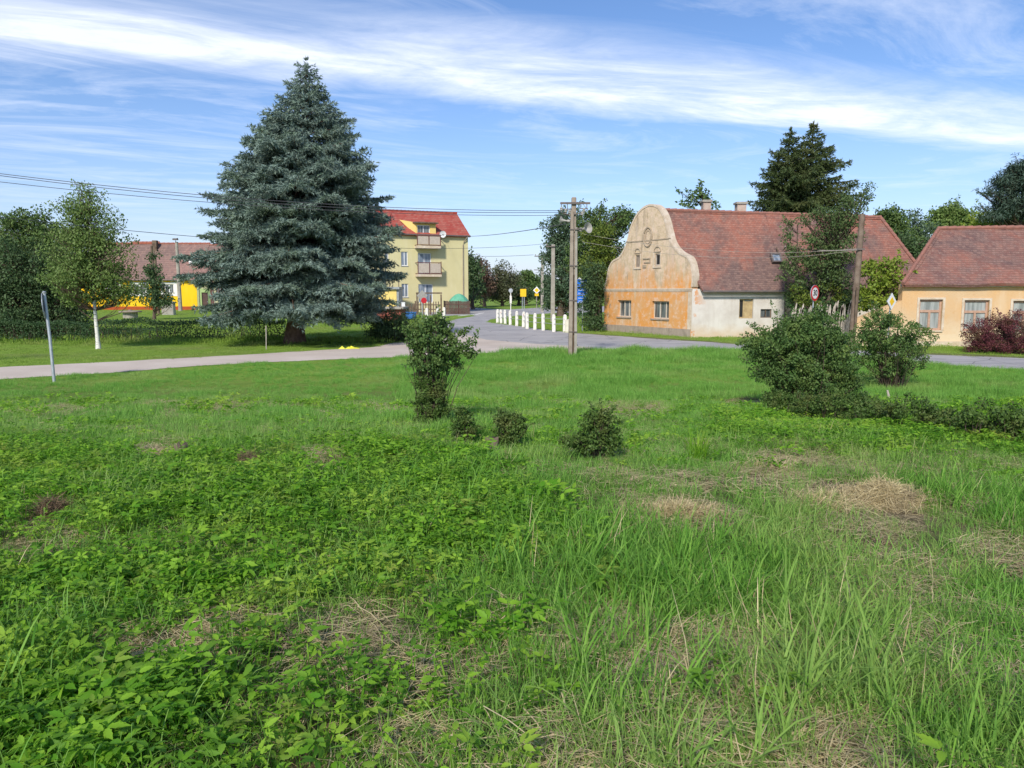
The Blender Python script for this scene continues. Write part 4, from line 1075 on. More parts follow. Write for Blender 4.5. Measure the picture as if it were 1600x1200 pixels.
for r in R:
    k(window(rt, Mx, *r, vs=(.5,), frame='frame_white', glass='glass', y=.12, fw=.12))
    s0, s1, z0, z1 = r; mb = MB(Mx); mb.box(s0-.45, -.05, z0-.3, s0-.003, -.002, z1+.25); mb.box(s1+.003, -.05, z0-.3, s1+.45, -.002, z1+.25); mb.box(s0-.003, -.05, z1+.003, s1+.003, -.002, z1+.25); mb.box(s0-.003, -.05, z0-.3, s1+.003, -.002, z0-.003)
    k(mb.build('window_surround', M['white_trim'], rt))
def p_on(W_, ez_, rz_, px, py, D=98, dep=5.0):
    A = W_(0, 0, ez_); B = W_(5, 0, ez_); Dd = W_(0, dep, rz_); return on_roof(px, py, A, B, Dd)[0]
q = p_on(W_, ez_, rz_, 243, 390); mb = MB(); mb.box(q.x-.28, q.y-.3, q.z-1, q.x+.28, q.y+.3, q.z+1.2); k(mb.build('chimney', M['wood_dark'], r_))
q = p_on(W_, ez_, rz_, 300, 410.5); mb = MB(); mb.box(q.x-.3, q.y-.3, q.z-.2, q.x+.3, q.y+.3, q.z+.25); k(mb.build('skylight', M['white'], r_))
q0 = p_on(W_, ez_, rz_, 303, 436); q1 = p_on(W_, ez_, rz_, 303.5, 400); mb = MB(); mb.tube([q0+Vector((0, -.1, .1)), q1+Vector((0, -.1, .12))], .08, 5); k(mb.build('verge_board', M['wood_dark'], r_))
rt, k, Mx, a, R, r_, W_, ez_, rz_ = row_house('green_house', 'dull green rendered house with dark door and barred window half behind the spruce', 309.3, 420, 98, 434, 383, 'dull_green', 'tile_far', [(315, 457, 326, 484), (337, 444, 353, 461)], depth=4.9)
mb = MB(Mx); s0, s1, z0, z1 = R[0]; mb.box(s0, .12, z0, s1, .18, z1); d_ = k(mb.build('door', M['door_dark'], rt))
mb = MB(Mx); mb.box(s1-.18, .06, 1.0, s1-.1, .119, 1.08); k(mb.build('handle', M['galv'], d_))
mb = MB(Mx); mb.box(s0-.5, -.04, -.1, s0-.003, -.002, z1+1.0); mb.box(s1+.003, -.04, -.1, s1+.4, -.002, z1+1.0); mb.box(s0-.003, -.04, z1+.003, s1+.003, -.002, z1+.5); k(mb.build('door_surround', M['green_trim'], rt))
k(window(rt, Mx, *R[1], vs=(.25, .5, .75), hs=(), frame='rail_red', glass='glass', y=.1, fw=.09))
mb = MB(Mx); x = PD(332, 470, 98).x-a.x; mb.box(x-.22, -.07, -.1, x+.22, -.002, ez_-.1); k(mb.build('pilaster', M['rail_red'], rt))
mb = MB(Mx); x = PD(312, 470, 98).x-a.x; mb.tube([(x+.8, -.46, ez_-.1), (x, -.1, ez_-.6), (x, -.1, .1)], .06, 6); k(mb.build('downpipe', M['concrete'], rt))
row_house('salmon_house', 'salmon house glimpsed behind the dark bushes at the far left', -150, 70, 92, 455, 420, 'orange_far', 'tile_far_red', [(-40, 463, -20, 476)], base=486, depth=4)[0]
row_house('rear_red_roof_house', 'house of which only the bright red roof shows behind the yellow house ridge', 190, 235, 112, 430, 379, 'orange_far', 'tile_far_red', (), base=481, depth=4)
# ------------------------------------------------------------ poles, wires, posts, signs
def pole_insul(mb, x, y, z, r=.035):
    mb.lathe([(.012, -.02), (.012, .05), (r, .05), (r*1.1, .08), (r*.6, .10), (r, .12), (r*.8, .16), (.01, .17)], 8, (x, y, z))

b0 = P(894.5, 557); D0 = b0.y
ztop = PD(895, 308, D0).z
pole = empty('utility_pole', (b0.x, b0.y, 0), 'tall utility pole of paired concrete beams with crossarm and loudspeakers at the road edge', 'utility pole')
mb = MB(); mb.bbox(-.085, -.02, 3.0, .085, .16, ztop, .02); mb.build('mast', M['concrete_warm'], pole)
zb_ = PD(895, 329, D0).z
mb = MB(); mb.add([(-.155, -.13, -.2), (-.02, -.13, -.2), (-.02, .13, -.2), (-.155, .13, -.2), (-.125, -.11, zb_), (-.015, -.11, zb_), (-.015, -.025, zb_), (-.125, -.025, zb_)], [(0, 3, 2, 1), (4, 5, 6, 7), (0, 1, 5, 4), (1, 2, 6, 5), (2, 3, 7, 6), (3, 0, 4, 7)]); mb.build('beam', M['concrete_warm'], pole)
mb = MB(); mb.add([(.055, -.10, -.2), (.155, -.10, -.2), (.155, .13, -.2), (.055, .13, -.2), (.045, -.09, zb_-.6), (.125, -.09, zb_-.6), (.125, -.025, zb_-.6), (.045, -.025, zb_-.6)], [(0, 3, 2, 1), (4, 5, 6, 7), (0, 1, 5, 4), (1, 2, 6, 5), (2, 3, 7, 6), (3, 0, 4, 7)]); mb.build('beam', M['concrete'], pole)
mb = MB(); mb.box(-.02, -.02, -.1, .055, .13, 3.0)
mb.build('core', M['wood_dark'], pole)
for z in (.9, 2.05, 3.3, 4.6):
    mb = MB(); mb.box(-.165, -.142, z, .162, -.131, z+.035); mb.build('clamp', M['dark_metal'], pole)
za = PD(895, 318, D0).z
mb = MB(); mb.box(-.50, -.10, za-.03, .58, -.03, za+.04)
mb.box(-.50, -.09, za-.22, -.10, -.05, za-.19); mb.box(.22, -.09, za-.20, .50, -.05, za-.17)
for x in (-.46, -.24, .24, .46): mb.box(x-.012, -.08, za-.20, x+.012, -.055, za-.03)
mb.tube([(-.42, -.08, za-.35), (-.10, -.06, za-.42), (.35, -.08, za-.33)], .022, 6)
arm = mb.build('crossarm', M['dark_metal'], pole)
for x, z in ((-.46, -.30), (-.30, -.36), (.36, -.34), (.30, -.46), (-.16, -.40)):
    m2 = MB(); pole_insul(m2, x, -.08, za+z, .05); m2.build('insulator', M['horn'], arm, True)
def horn(parent, x, y, z, yaw, s=1.0, nm='loudspeaker'):
    mm = Matrix.Translation((x, y, z)) @ Matrix.Rotation(yaw, 4, 'Z') @ Matrix.Rotation(math.radians(82), 4, 'Y')
    m2 = MB(mm); m2.lathe([(.05*s, -.26*s), (.07*s, -.24*s), (.07*s, -.12*s), (.035*s, -.10*s), (.045*s, .0), (.075*s, .10*s), (.13*s, .17*s), (.185*s, .20*s), (.19*s, .215*s), (.17*s, .205*s), (.09*s, .14*s), (.03*s, .06*s)], 20)
    o = m2.build(nm, M['horn'], parent, True)
    m3 = MB(); m3.tube([(x-.25*math.copysign(1, x)*s, y+.04, z+.02), (x, y, z)], .018, 6); m3.build('bracket', M['dark_metal'], o)
zs = PD(915, 358, D0).z; horn(pole, .36, -.12, zs, math.radians(-48), 1.05)
zs = PD(880, 345, D0).z; horn(pole, -.32, -.05, zs, math.radians(160), .75)

# right wooden pole
b1 = PD(1331, 520, 33.0); t1 = PD(1347.5, 335, 33.4)
pl2 = empty('timber_pole', (b1.x, 33, 0), 'leaning brown timber utility pole behind the slatted fence', 'utility pole')
mb = MB(); dx = t1.x-b1.x; 
mb.tube([(0, 0, -.3), (dx*.5, .2, t1.z*.5), (dx, .4, t1.z)], [.15, .135, .115], 12); mb.build('mast', M['wood_pole'], pl2, True)
mb = MB(); mb.box(.02, -.17, 0.0, .10, -.10, t1.z*.45); mb.build('stay_board', M['wood_dark'], pl2)
z9 = PD(1340, 389, 33.2).z
mb = MB(); mb.box(dx*.7-.2, .1, z9-.05, dx*.7+.15, .16, z9+.03); mb.build('bracket', M['dark_metal'], pl2)

# two far poles on the island road
for (px, base, top, arm_, lab) in ((863.5, 503, 382, None, 'slim concrete pole standing behind the white posts'), (847, 488, 398, 1, 'distant concrete pole with crossarm beside the priority sign')):
    q = P(px, base); tz = PD(px, top, q.y).z
    e = empty('concrete_pole', (q.x, q.y, 0), lab, 'utility pole', 'concrete poles along the far road')
    mb = MB(); mb.add([(-.17, -.14, -.2), (.17, -.14, -.2), (.17, .14, -.2), (-.17, .14, -.2), (-.13, -.10, tz), (.13, -.10, tz), (.13, .10, tz), (-.13, .10, tz)], [(0, 3, 2, 1), (4, 5, 6, 7), (0, 1, 5, 4), (1, 2, 6, 5), (2, 3, 7, 6), (3, 0, 4, 7)]); mb.build('mast', M['concrete'], e)
    if arm_:
        mb = MB(); mb.box(-.9, -.2, tz-.22, .45, -.1, tz-.12); mb.build('crossarm', M['dark_metal'], e); mb = MB(); mb.box(-.95, -.2, tz-1.75, .0, -.1, tz-1.67); mb.build('crossarm', M['dark_metal'], e)
    else:
        mb = MB(); mb.box(-.55, -.2, tz-.2, .15, -.14, tz-.12); mb.build('crossarm', M['dark_metal'], e)
    mb = MB(); 
    for x in ((-.8, -.4, .35) if arm_ else (-.5,)): mb = MB(); pole_insul(mb, x, -.15, tz-.12, .07); mb.build('insulator', M['horn'], e, True)
# pole beside the yellow house, and timber pair near the larch
q = PD(282, 484.5, 93); tz = PD(277, 378, 93).z
e = empty('street_pole', (q.x, 93, 0), 'pale slim pole with small lamp before the yellow house', 'utility pole')
mb = MB(); dx = PD(277, 400, 93).x - q.x; mb.tube([(0, 0, -.2), (dx, 0, tz)], [.26, .17], 8); mb.build('mast', M['concrete'], e, True)
mb = MB(); mb.tube([(dx-.1, 0, tz), (dx-.1, -.05, tz+.35), (dx+.3, -.3, tz+.4)], .06, 6); mb.bbox(dx-.3, -.5, tz+.2, dx+.3, -.1, tz+.4, .05); mb.build('lamp_head', M['dark_metal'], e)

# off-frame pole the long wires run to, standing on the verge at left
oe = empty('utility_pole', (-20.5, 20.0, 0), 'utility pole on the lane verge beyond the left edge of the view', 'utility pole')
mb = MB(); mb.bbox(-.13, -.11, -.2, .13, .11, 6.7, .02); mb.build('mast', M['concrete_warm'], oe)
mb = MB(); mb.box(-.6, -.16, 6.35, .6, -.11, 6.43); mb.build('crossarm', M['dark_metal'], oe)

def wire(a, b, sag, label, r=.011, n=24, mat='wire'):
    a = Vector(a); b = Vector(b); pts = []
    for i in range(n+1):
        t = i/n; p = a.lerp(b, t); p.z -= sag*4*t*(1-t); pts.append(p)
    mb = MB(); mb.tube(pts, r, 5); o = mb.build('overhead_wire', M[mat]); tag(o, label, 'wire', 'overhead wires'); return o
def wz(px, py, D): p = PD(px, py, D); return p
y0 = D0-.08
wl = 'one of three parallel wires crossing before the spruce to the tall pole'
wire((b0.x-.46, y0, za-.26), (-21.0, 19.9, 6.52), .55, 'uppermost of the wires crossing before the big spruce', .0095)
wire((b0.x-.30, y0, za-.32), (-20.6, 19.7, 6.45), .60, 'second highest wire crossing before the big spruce, close under the top one', .0095)
wire((b0.x-.16, y0, za-.42), (-20.1, 19.7, 6.10), .52, 'third wire crossing before the big spruce, a little apart below the top pair', .0085)
a = PD(863, 381, P(863, 503).y); 
wire((a.x-.5, a.y-.15, a.z), (-20.3, 19.7, 5.15), .9, 'dark lowest cable across the spruce running on to the slim concrete pole', .011)
p = h4p(742, 318); q = S4(p[0], -.1, p[1]); wire((b0.x-.3, y0, PD(880, 350, D0).z), (q.x, q.y, q.z), .35, 'rising wire from the apartment house dish to the tall pole', .016)
q = S4(LW, -.1, PD(731, 400, S4(LW, 0, 0).y).z); p = PD(846, 394, P(847, 488).y); wire((p.x-.9, p.y-.1, p.z-.3), (q.x, q.y, q.z), .1, 'faint wire from the distant concrete pole to the apartment house', .02)
p = PD(1340, 390, 33.1)
wire((b0.x+.36, y0, PD(915, 366, D0).z), (p.x, p.y, p.z+.05), .38, 'upper thin wire from the tall pole past the baroque gable to the timber pole', .006, mat='wood_grey')
wire((b0.x+.30, y0, PD(915, 378, D0).z), (p.x, p.y, p.z-.02), .45, 'lower thin wire from the tall pole past the baroque gable to the timber pole', .006, mat='wood_grey')
p2, _ = on_roof(1224, 389, pa, pb, pd)
wire((p.x-.05, p.y, p.z), (p2.x, p2.y-.2, p2.z+.12), .12, 'pale service cable from the farmhouse roof to the timber pole', .028, mat='wood_grey')

# white concrete guard posts round the island
pz = [(817, 806, 717), (840, 809, 722), (867, 812, 724), (900, 818, 726), (941, 825, 730), (984, 832, 731), (1008, 843, 738), (1058, 849, 740), (1113, 854, 740), (1180, 863, 743), (1250, 865, 748)]
def post_mesh(h, w=.20):
    mb = MB(); a = w/2
    mb.bbox(-a, -a, -.15, a, a, h-.10, .02); mb.bbox(-a*.92, -a*.92, h-.101, a*.92, a*.92, h-.03, .02); mb.bbox(-a*.6, -a*.6, h-.031, a*.6, a*.6, h, .015)
    return mb
pb_first = None; PW = []
posl = ['first', 'second', 'third', 'fourth', 'fifth', 'sixth', 'seventh', 'eighth', 'ninth', 'tenth', 'eleventh']
pme = post_mesh(1.04).build('body', M['white_post']); 
for i, (x, yb_, yt) in enumerate(pz):
    px, py = 580+x/4.137, 310+yb_/4.137; q = P(px, py)
    e = empty('guard_post', (q.x, q.y, 0), f'white concrete guard post on the grass island, {posl[i]} from the left tip', 'bollard', 'white guard posts round the grass island', rz=random.uniform(-.2, .2))
    if i == 0: o = pme; o.parent = e
    else: o = pme.copy(); COL.objects.link(o); o.parent = e
    e.rotation_euler = (random.uniform(-.03, .03), random.uniform(-.03, .03), random.uniform(-.2, .2)); PW.append(q)
    if i in (1, 5): mb = MB(); mb.box(-.022, -.106, .80, .022, -.1005, .85); mb.build('reflector', M['red'], e)
for z, lab in ((.78, 'upper'), (.48, 'lower')):
    mb = MB()
    pts = [Vector((q.x, q.y-.115, z)) for q in PW]; mb.tube(pts, .014, 5)
    tag(mb.build('guard_wire', M['galv']), f'{lab} wire strung along the white guard posts', 'wire', 'wires strung between the guard posts')
# cream leaning slab post beside the tall pole
q = P(887, 519.5); mb = MB(); a = .12
mb.add([(-.16, -.1, -.1), (.16, -.1, -.1), (.16, .1, -.1), (-.16, .1, -.1), (-.14, -.1, .72), (.10, -.1, .80), (.10, .1, .80), (-.14, .1, .72), (.06, -.08, .80), (.15, -.08, .80), (.28, -.08, 1.15), (.25, -.08, 1.17), (.06, .02, .8), (.15, .02, .8), (.28, .02, 1.15), (.25, .02, 1.17)],
       [(0, 3, 2, 1), (4, 5, 6, 7), (0, 1, 5, 4), (1, 2, 6, 5), (2, 3, 7, 6), (3, 0, 4, 7), (8, 9, 10, 11), (12, 15, 14, 13), (8, 12, 13, 9), (9, 13, 14, 10), (10, 14, 15, 11), (11, 15, 12, 8)])
o = mb.build('broken_post', M['cream']); o.location = (q.x, q.y, 0); tag(o, 'cream broken guard post leaning against the next, just left of the tall pole', 'bollard')
for i, (px, py, lab) in enumerate(((667, 501, 'leftmost white guard post seen through the tall shrub top'), (684, 500, 'white guard post seen through the tall shrub, middle of the three'), (694, 499, 'white guard post seen through the tall shrub, right of the three'))):
    q = P(px, py); e = empty('guard_post', (q.x, q.y, 0), lab, 'bollard', 'white guard posts left of the side street'); o = pme.copy(); COL.objects.link(o); o.parent = e; o.scale = (1.15, 1.15, 1.0)
    mb = MB(); mb.box(-.03, -.107, .70, .03, -.1, .80); mb.build('reflector', M['red'], e)

# ---- signs
def disc(mb, r, y0, y1, n=28, cx=0, cz=0):
    vs = [(cx+r*math.cos(2*math.pi*k/n), y0, cz+r*math.sin(2*math.pi*k/n)) for k in range(n)] + [(cx+r*math.cos(2*math.pi*k/n), y1, cz+r*math.sin(2*math.pi*k/n)) for k in range(n)]
    mb.add(vs, [tuple(range(n)), tuple(range(2*n-1, n-1, -1))] + [(k, n+k, n+(k+1) % n, (k+1) % n) for k in range(n)])
def diamond(mb, r, y0, y1, cz=0):
    p = [(0, -r), (r, 0), (0, r), (-r, 0)]; mb.add([(x, y0, cz+z) for x, z in p]+[(x, y1, cz+z) for x, z in p], [(0, 1, 2, 3), (7, 6, 5, 4)]+[(k, 4+k, 4+(k+1) % 4, (k+1) % 4) for k in range(4)])
def text(body, size, mat, parent, loc, name='digits', align='CENTER', ext=.002):
    cu = bpy.data.curves.new(name, 'FONT'); cu.body = body; cu.size = size; cu.align_x = align; cu.align_y = 'CENTER'; cu.extrude = ext; cu.offset = size*.02
    o = bpy.data.objects.new(name, cu); 
    COL.objects.link(o); bpy.context.view_layer.update()
    me = bpy.data.meshes.new_from_object(o); bpy.data.objects.remove(o); me.name = name; me.materials.clear(); me.materials.append(M[mat])
    o = bpy.data.objects.new(name, me); COL.objects.link(o); o.parent = parent; o.location = loc; o.rotation_euler = (math.pi/2, 0, 0); return o
def sign_post(mb, top, r=.03): mb.tube([(0, .05, -.2), (0, .05, top)], r, 10)
# speed limit 30
q = PD(1273, 458, 34.0); s30 = empty('speed_limit_sign', (q.x, 34, 0), 'round red rimmed speed limit sign reading 30 before the slatted fence', 'road sign', rz=math.radians(40))
mb = MB(); sign_post(mb, q.z+.25); mb.build('pole', M['galv'], s30, True)
pn = empty('sign_face', (0, 0, q.z)); pn.parent = s30
mb = MB(); disc(mb, .36, -.012, 0.02); mb.build('backing', M['galv'], pn)
mb = MB(); disc(mb, .35, -.018, -.013); mb.build('rim', M['red'], pn)
mb = MB(); disc(mb, .25, -.024, -.0185); mb.build('disc', M['white'], pn)
text('30', .36, 'black', pn, (0, -.027, 0))
# priority diamond
q = PD(1393, 471, 32.0); sd_ = empty('priority_sign', (q.x, 32, 0), 'diamond priority road sign in white and yellow before the apricot house', 'road sign', rz=math.radians(34))
mb = MB(); sign_post(mb, q.z+.2); mb.build('pole', M['galv'], sd_, True)
pn = empty('sign_face', (0, 0, q.z)); pn.parent = sd_
mb = MB(); diamond(mb, .36, -.012, .02); mb.build('backing', M['galv'], pn)
mb = MB(); diamond(mb, .35, -.018, -.013); mb.build('border', M['white'], pn)
mb = MB(); diamond(mb, .19, -.024, -.0185); mb.build('centre', M['yellow'], pn)
# blue direction signs
q = P(907.5, 518); bs = empty('direction_sign', (q.x, q.y, 0), 'stack of blue direction boards with white arrows beside the tall pole', 'road sign', rz=math.radians(14))
z_ = lambda py: PD(906, py, q.y).z
mb = MB(); mb.tube([(.12, .06, -.2), (.12, .06, z_(436))], .035, 8); mb.build('pole', M['galv'], bs, True)
ys = [(436.5, 448.5), (449.5, 461.5), (462.5, 473.5)]
for i, (t_, b_) in enumerate(ys):
    zt_, zb2 = z_(t_), z_(b_); x0, x1 = -.24, (.44 if i < 2 else .46)
    mb = MB(); mb.bbox(x0, -.02, zb2+.01, x1, .03, zt_-.01, .005); bo = mb.build('board', M['blue'], bs)
    rs = random.Random(i); mb = MB(); hh = zt_-zb2
    for r_i, f in enumerate((.68, .28)):
        x = x0+.06
        while x < x1-.22 - .1*r_i:
            w = rs.uniform(.03, .06); mb.box(x, -.026, zb2+hh*f-.022, x+w*.6, -.021, zb2+hh*f+.022*(1 if rs.random() < .7 else 1.5)); x += w
    if i == 1: mb.box(x1-.16, -.026, zb2+hh*.35, x1-.06, -.021, zb2+hh*.62)
    if i == 2: mb.box(x1-.2, -.026, zb2+.05, x1-.06, -.021, zb2+hh*.45)
    mb.build('lettering', M['white'], bo)
    mb = MB(); mb.box(x0+.01, -.025, zb2+.012, x1-.01, -.0205, zb2+.03); mb.build('border_line', M['white'], bo)
mb = MB(); zt_ = z_(436.5); mb.poly([(-.22, zt_), (.02, zt_), (-.10, zt_+.14)], (), .03); mb.build('arrow', M['white'], bs)
mb = MB(); zc_ = z_(467); mb.poly([(.465, zc_-.22), (.70, zc_), (.465, zc_+.22)], (), .03); mb.build('arrow', M['white'], bs)
# distant signs by the far road
q = P(817.5, 488); e = empty('yellow_notice_sign', (q.x, q.y, 0), 'plain bright yellow rectangular sign on two posts at the far road', 'road sign')
zt_, zb2 = PD(817, 451.5, q.y).z, PD(817, 463.5, q.y).z
mb = MB(); mb.tube([(-.1, .05, -.1), (-.1, .05, zt_-.1)], .05, 6); mb.tube([(.12, .05, -.1), (.12, .05, zt_-.1)], .05, 6); mb.build('pole', M['galv'], e)
mb = MB(); mb.bbox(-.34, -.03, zb2, .34, 0, zt_, .01); mb.build('board', M['yellow'], e)
q = P(838.5, 482); e = empty('priority_sign', (q.x, q.y, 0), 'small distant priority diamond with yellow plate below it', 'road sign')
zc_ = PD(838, 453.5, q.y).z; mb = MB(); mb.tube([(0, .05, -.1), (0, .05, zc_)], .05, 6); mb.build('pole', M['concrete'], e)
mb = MB(); diamond(mb, .52, -.02, 0, zc_); mb.build('border', M['white'], e); mb = MB(); diamond(mb, .34, -.028, -.022, zc_); mb.build('centre', M['yellow'], e)
mb = MB(); zz = PD(838, 460.5, q.y).z; mb.bbox(-.28, -.02, zz-.18, .28, 0, zz+.18, .01); mb.build('plate', M['yellow'], e)
q = P(798, 487); e = empty('round_mirror_post', (q.x, q.y, 0), 'pale round sign back on a post left of the yellow sign', 'road sign')
zc_ = PD(798, 454, q.y).z; mb = MB(); mb.tube([(0, .05, -.1), (0, .05, zc_)], .06, 6); mb.box(-.12, -.05, zc_-1.5, .12, 0, zc_-.6); mb.build('pole', M['white_post'], e)
mb = MB(); disc(mb, .25, -.03, 0, 20, 0, zc_); mb.build('disc', M['galv'], e)
# two sign backs by the apartment fence: white diamond and red octagon
q = PD(660, 490, 68.0); e = empty('stop_sign', (q.x, 68, 0), 'red octagonal sign under a pale diamond sign near the apartment fence', 'road sign', rz=math.radians(20))
zt_, zb2 = PD(658, 462, 68).z, PD(665, 469.5, 68).z
mb = MB(); mb.tube([(0, .05, -.1), (0, .05, zt_)], .05, 6); mb.build('pole', M['galv'], e)
mb = MB(); diamond(mb, .50, -.02, 0, zt_); mb.build('diamond_plate', M['horn'], e)
mb = MB(); disc(mb, .27, -.05, -.022, 8, .15, zb2); mb.build('octagon', M['red'], e)
# leaning post with its sign seen edge-on
b = G(85, 597); t_ = PD(69, 458, b.y+.1)
lp = empty('leaning_sign_post', (b.x, b.y, b.z), 'leaning galvanised post whose round sign is seen edge-on at the lane verge', 'road sign')
v = t_-b; mb = MB(); mb.tube([Vector((0, 0, -.2)), v*.5+Vector((.015, 0, 0)), v], [.042, .04, .04], 10); mb.build('pole', M['galv'], lp, True)
R_ = v.to_track_quat('Z', 'Y').to_matrix().to_4x4()
mb = MB(Matrix.Translation(v) @ R_); mb.lathe([(.042, -.01), (.05, 0), (.05, .03), (.03, .05)], 10); mb.build('cap', M['galv'], lp, True)
mb = MB(Matrix.Translation(v*.86) @ R_ @ Matrix.Rotation(math.radians(60), 4, 'Z')); disc(mb, .33, -.06, -.045, 24); mb.build('sign_disc', M['galv'], lp)
mb = MB(Matrix.Translation(v*.86) @ R_ @ Matrix.Rotation(math.radians(60), 4, 'Z')); mb.box(-.03, -.045, -.15, .03, -.03, .15); mb.build('bracket', M['dark_metal'], lp)

# ---- fences
rs = random.Random(3)
fe = empty('slatted_fence', tuple(PD(1238, 520, 36.0).xy)+(0,), 'old grey fence of uneven bent slats between farmhouse and timber pole', 'fence')
xa = PD(1236, 500, 36).x; xb = PD(1326, 500, 36).x; org = Vector((xa, 36, 0)); fe.location = org
n = 24
for i in range(n):
    x = (xb-xa)*i/(n-1); hgt = 1.72+rs.uniform(-.22, .22) + .12*math.sin(i*.9); ln = rs.uniform(-.05, .17)
    mb = MB(); w = rs.uniform(.045, .065); pts = [(x, -.03, -.1), (x+ln*.3, -.03, hgt*.6), (x+ln*.8, -.03, hgt*.88), (x+ln*1.25, -.03, hgt)]
    vs = []
    for k, p_ in enumerate(pts):
        ww = w*(1, 1, .9, .25)[k]; vs += [(p_[0]-ww, p_[1]-.012, p_[2]), (p_[0]+ww, p_[1]-.012, p_[2]), (p_[0]+ww, p_[1]+.012, p_[2]), (p_[0]-ww, p_[1]+.012, p_[2])]
    fs = [(0, 3, 2, 1), (12, 13, 14, 15)]
    for k in range(3):
        for m_ in range(4): fs.append((k*4+m_, k*4+(m_+1) % 4, k*4+4+(m_+1) % 4, k*4+4+m_))
    mb.add(vs, fs); mb.build('slat', M['wood_grey'], fe)
mb = MB(); mb.box(-.1, 0, .40, xb-xa+.1, .05, .48); mb.box(-.1, 0, 1.05, xb-xa+.1, .05, 1.13); mb.build('rail', M['wood_dark'], fe)
# brown board fence at the apartment house, with tarp heap behind
def board_fence(label, px0, px1, D, top, mat='wood_brown', slats=True, gap=.02, w=.12):
    a = PD(px0, 490, D); b = PD(px1, 490, D); zt = PD(px0, top, D).z
    e = empty('board_fence', (a.x, D, 0), label, 'fence'); L = b.x-a.x; rr = random.Random(int(px0))
    mb = MB(); x = 0
    while x < L:
        mb.box(x, -.02, -.1, min(L, x+w), .01, zt+rr.uniform(-.03, .03)); x += w+gap
    mb.build('boards', M[mat], e); mb = MB(); mb.box(0, .012, .5, L, .07, .6); mb.box(0, .012, zt-.4, L, .07, zt-.3); mb.build('rail', M['wood_dark'], e)
    for xx in np.arange(0, L+.1, max(1.5, L/3)):
        mb = MB(); mb.box(xx-.06, .072, -.1, xx+.06, .18, zt+.05); mb.build('post', M['wood_dark'], e)
    return e
board_fence('dark brown close boarded fence at the foot of the apartment house corner', 694, 734.5, 80, 470.5)
board_fence('open brown picket fence with tall posts before the ground floor door', 649, 690, 78, 471, 'wood_dark', gap=.16, w=.10)
board_fence('dark picket fence between annex and signs', 625, 648, 80, 475, 'wood_dark', gap=.14, w=.12)
a = PD(652, 490, 79); e = empty('timber_pergola', (a.x, 79, 0), 'rough timber frame standing behind the picket fence', 'pergola')
for x, t in ((0, 458), (1.4, 461), (2.5, 460)):
    mb = MB(); mb.box(x-.07, -.07, -.1, x+.07, .07, PD(660, t, 79).z); mb.build('post', M['wood_dark'], e)
mb = MB(); mb.box(-.1, -.09, PD(660, 459, 79).z, 2.6, .09, PD(660, 459, 79).z+.14); mb.build('beam', M['wood_dark'], e)
a = PD(717, 472, 82); mb = MB(); V_ = []
rs2 = np.random.RandomState(4); nu, nv = 24, 8
for j in range(nv+1):
    for i in range(nu):
        t = 2*math.pi*i/nu; f = j/nv; r = (1-f)**.55 if f < 1 else 0
        V_.append((1.12*r*math.cos(t)*(1+.05*math.sin(5*t)), .9*r*math.sin(t), 1.2 + .95*f**.9 + .07*math.sin(7*t+3*f)*(1-f)))
F_ = [(j*nu+i, j*nu+(i+1) % nu, (j+1)*nu+(i+1) % nu, (j+1)*nu+i) for j in range(nv) for i in range(nu)] + [tuple(range(nu-1, -1, -1))]
mb.add(V_, F_); mb.add([(1.05*math.cos(t), .85*math.sin(t), z) for z in (0, 1.2) for t in np.linspace(0, 2*math.pi, nu, False)], [(i, (i+1) % nu, nu+(i+1) % nu, nu+i) for i in range(nu)])
o = mb.build('tarp_heap', M['green_tarp'], None, True); o.location = (a.x, 82, 0); tag(o, 'rounded green tarpaulin heap showing above the brown fence', 'tarpaulin')
q = P(642, 498); mb = MB(); mb.bbox(-.45, -.3, 0, .45, .3, .5, .06); mb.bbox(-.5, -.35, .5, .5, .35, .6, .04); o = mb.build('plastic_bin', M['blue_plastic']); o.location = (q.x, q.y, 0); tag(o, 'low blue plastic bin by the picket fence', 'bin')
mb = MB(); mb.bbox(-.18, -.12, 0, .18, .12, .5, .03); mb.bbox(-.2, -.14, .5, .2, .14, .56, .02); o = mb.build('meter_box', M['white']); q = PD(631, 476, 79.5); o.location = (q.x, q.y-.3, q.z-.3); tag(o, 'small white box on the picket fence beside the annex', 'meter box')
# yellow plastic scrap by the lane
q = P(546, 545); mb = MB(); rs2 = random.Random(5)
for k in range(5):
    x = rs2.uniform(-.3, .3); y = rs2.uniform(-.12, .12); w = rs2.uniform(.12, .2); h_ = rs2.uniform(.05, .13)
    mb.add([(x-w, y-w*.6, 0), (x+w, y-w*.5, .01), (x+w*.8, y+w*.6, .02), (x-w*.9, y+w*.5, 0), (x, y, h_)], [(0, 1, 4), (1, 2, 4), (2, 3, 4), (3, 0, 4)])
o = mb.build('plastic_sack', M['lime']); o.location = (q.x, q.y, .0); tag(o, 'crumpled yellow plastic lying on the verge under the spruce', 'litter')
# thin stake left of the spruce trunk
q = P(416, 547); mb = MB(); mb.tube([(0, 0, -.1), (.03, 0, 1.0)], .02, 6); o = mb.build('wooden_stake', M['wood_grey']); o.location = q; tag(o, 'thin upright stake left of the spruce trunk', 'stake')
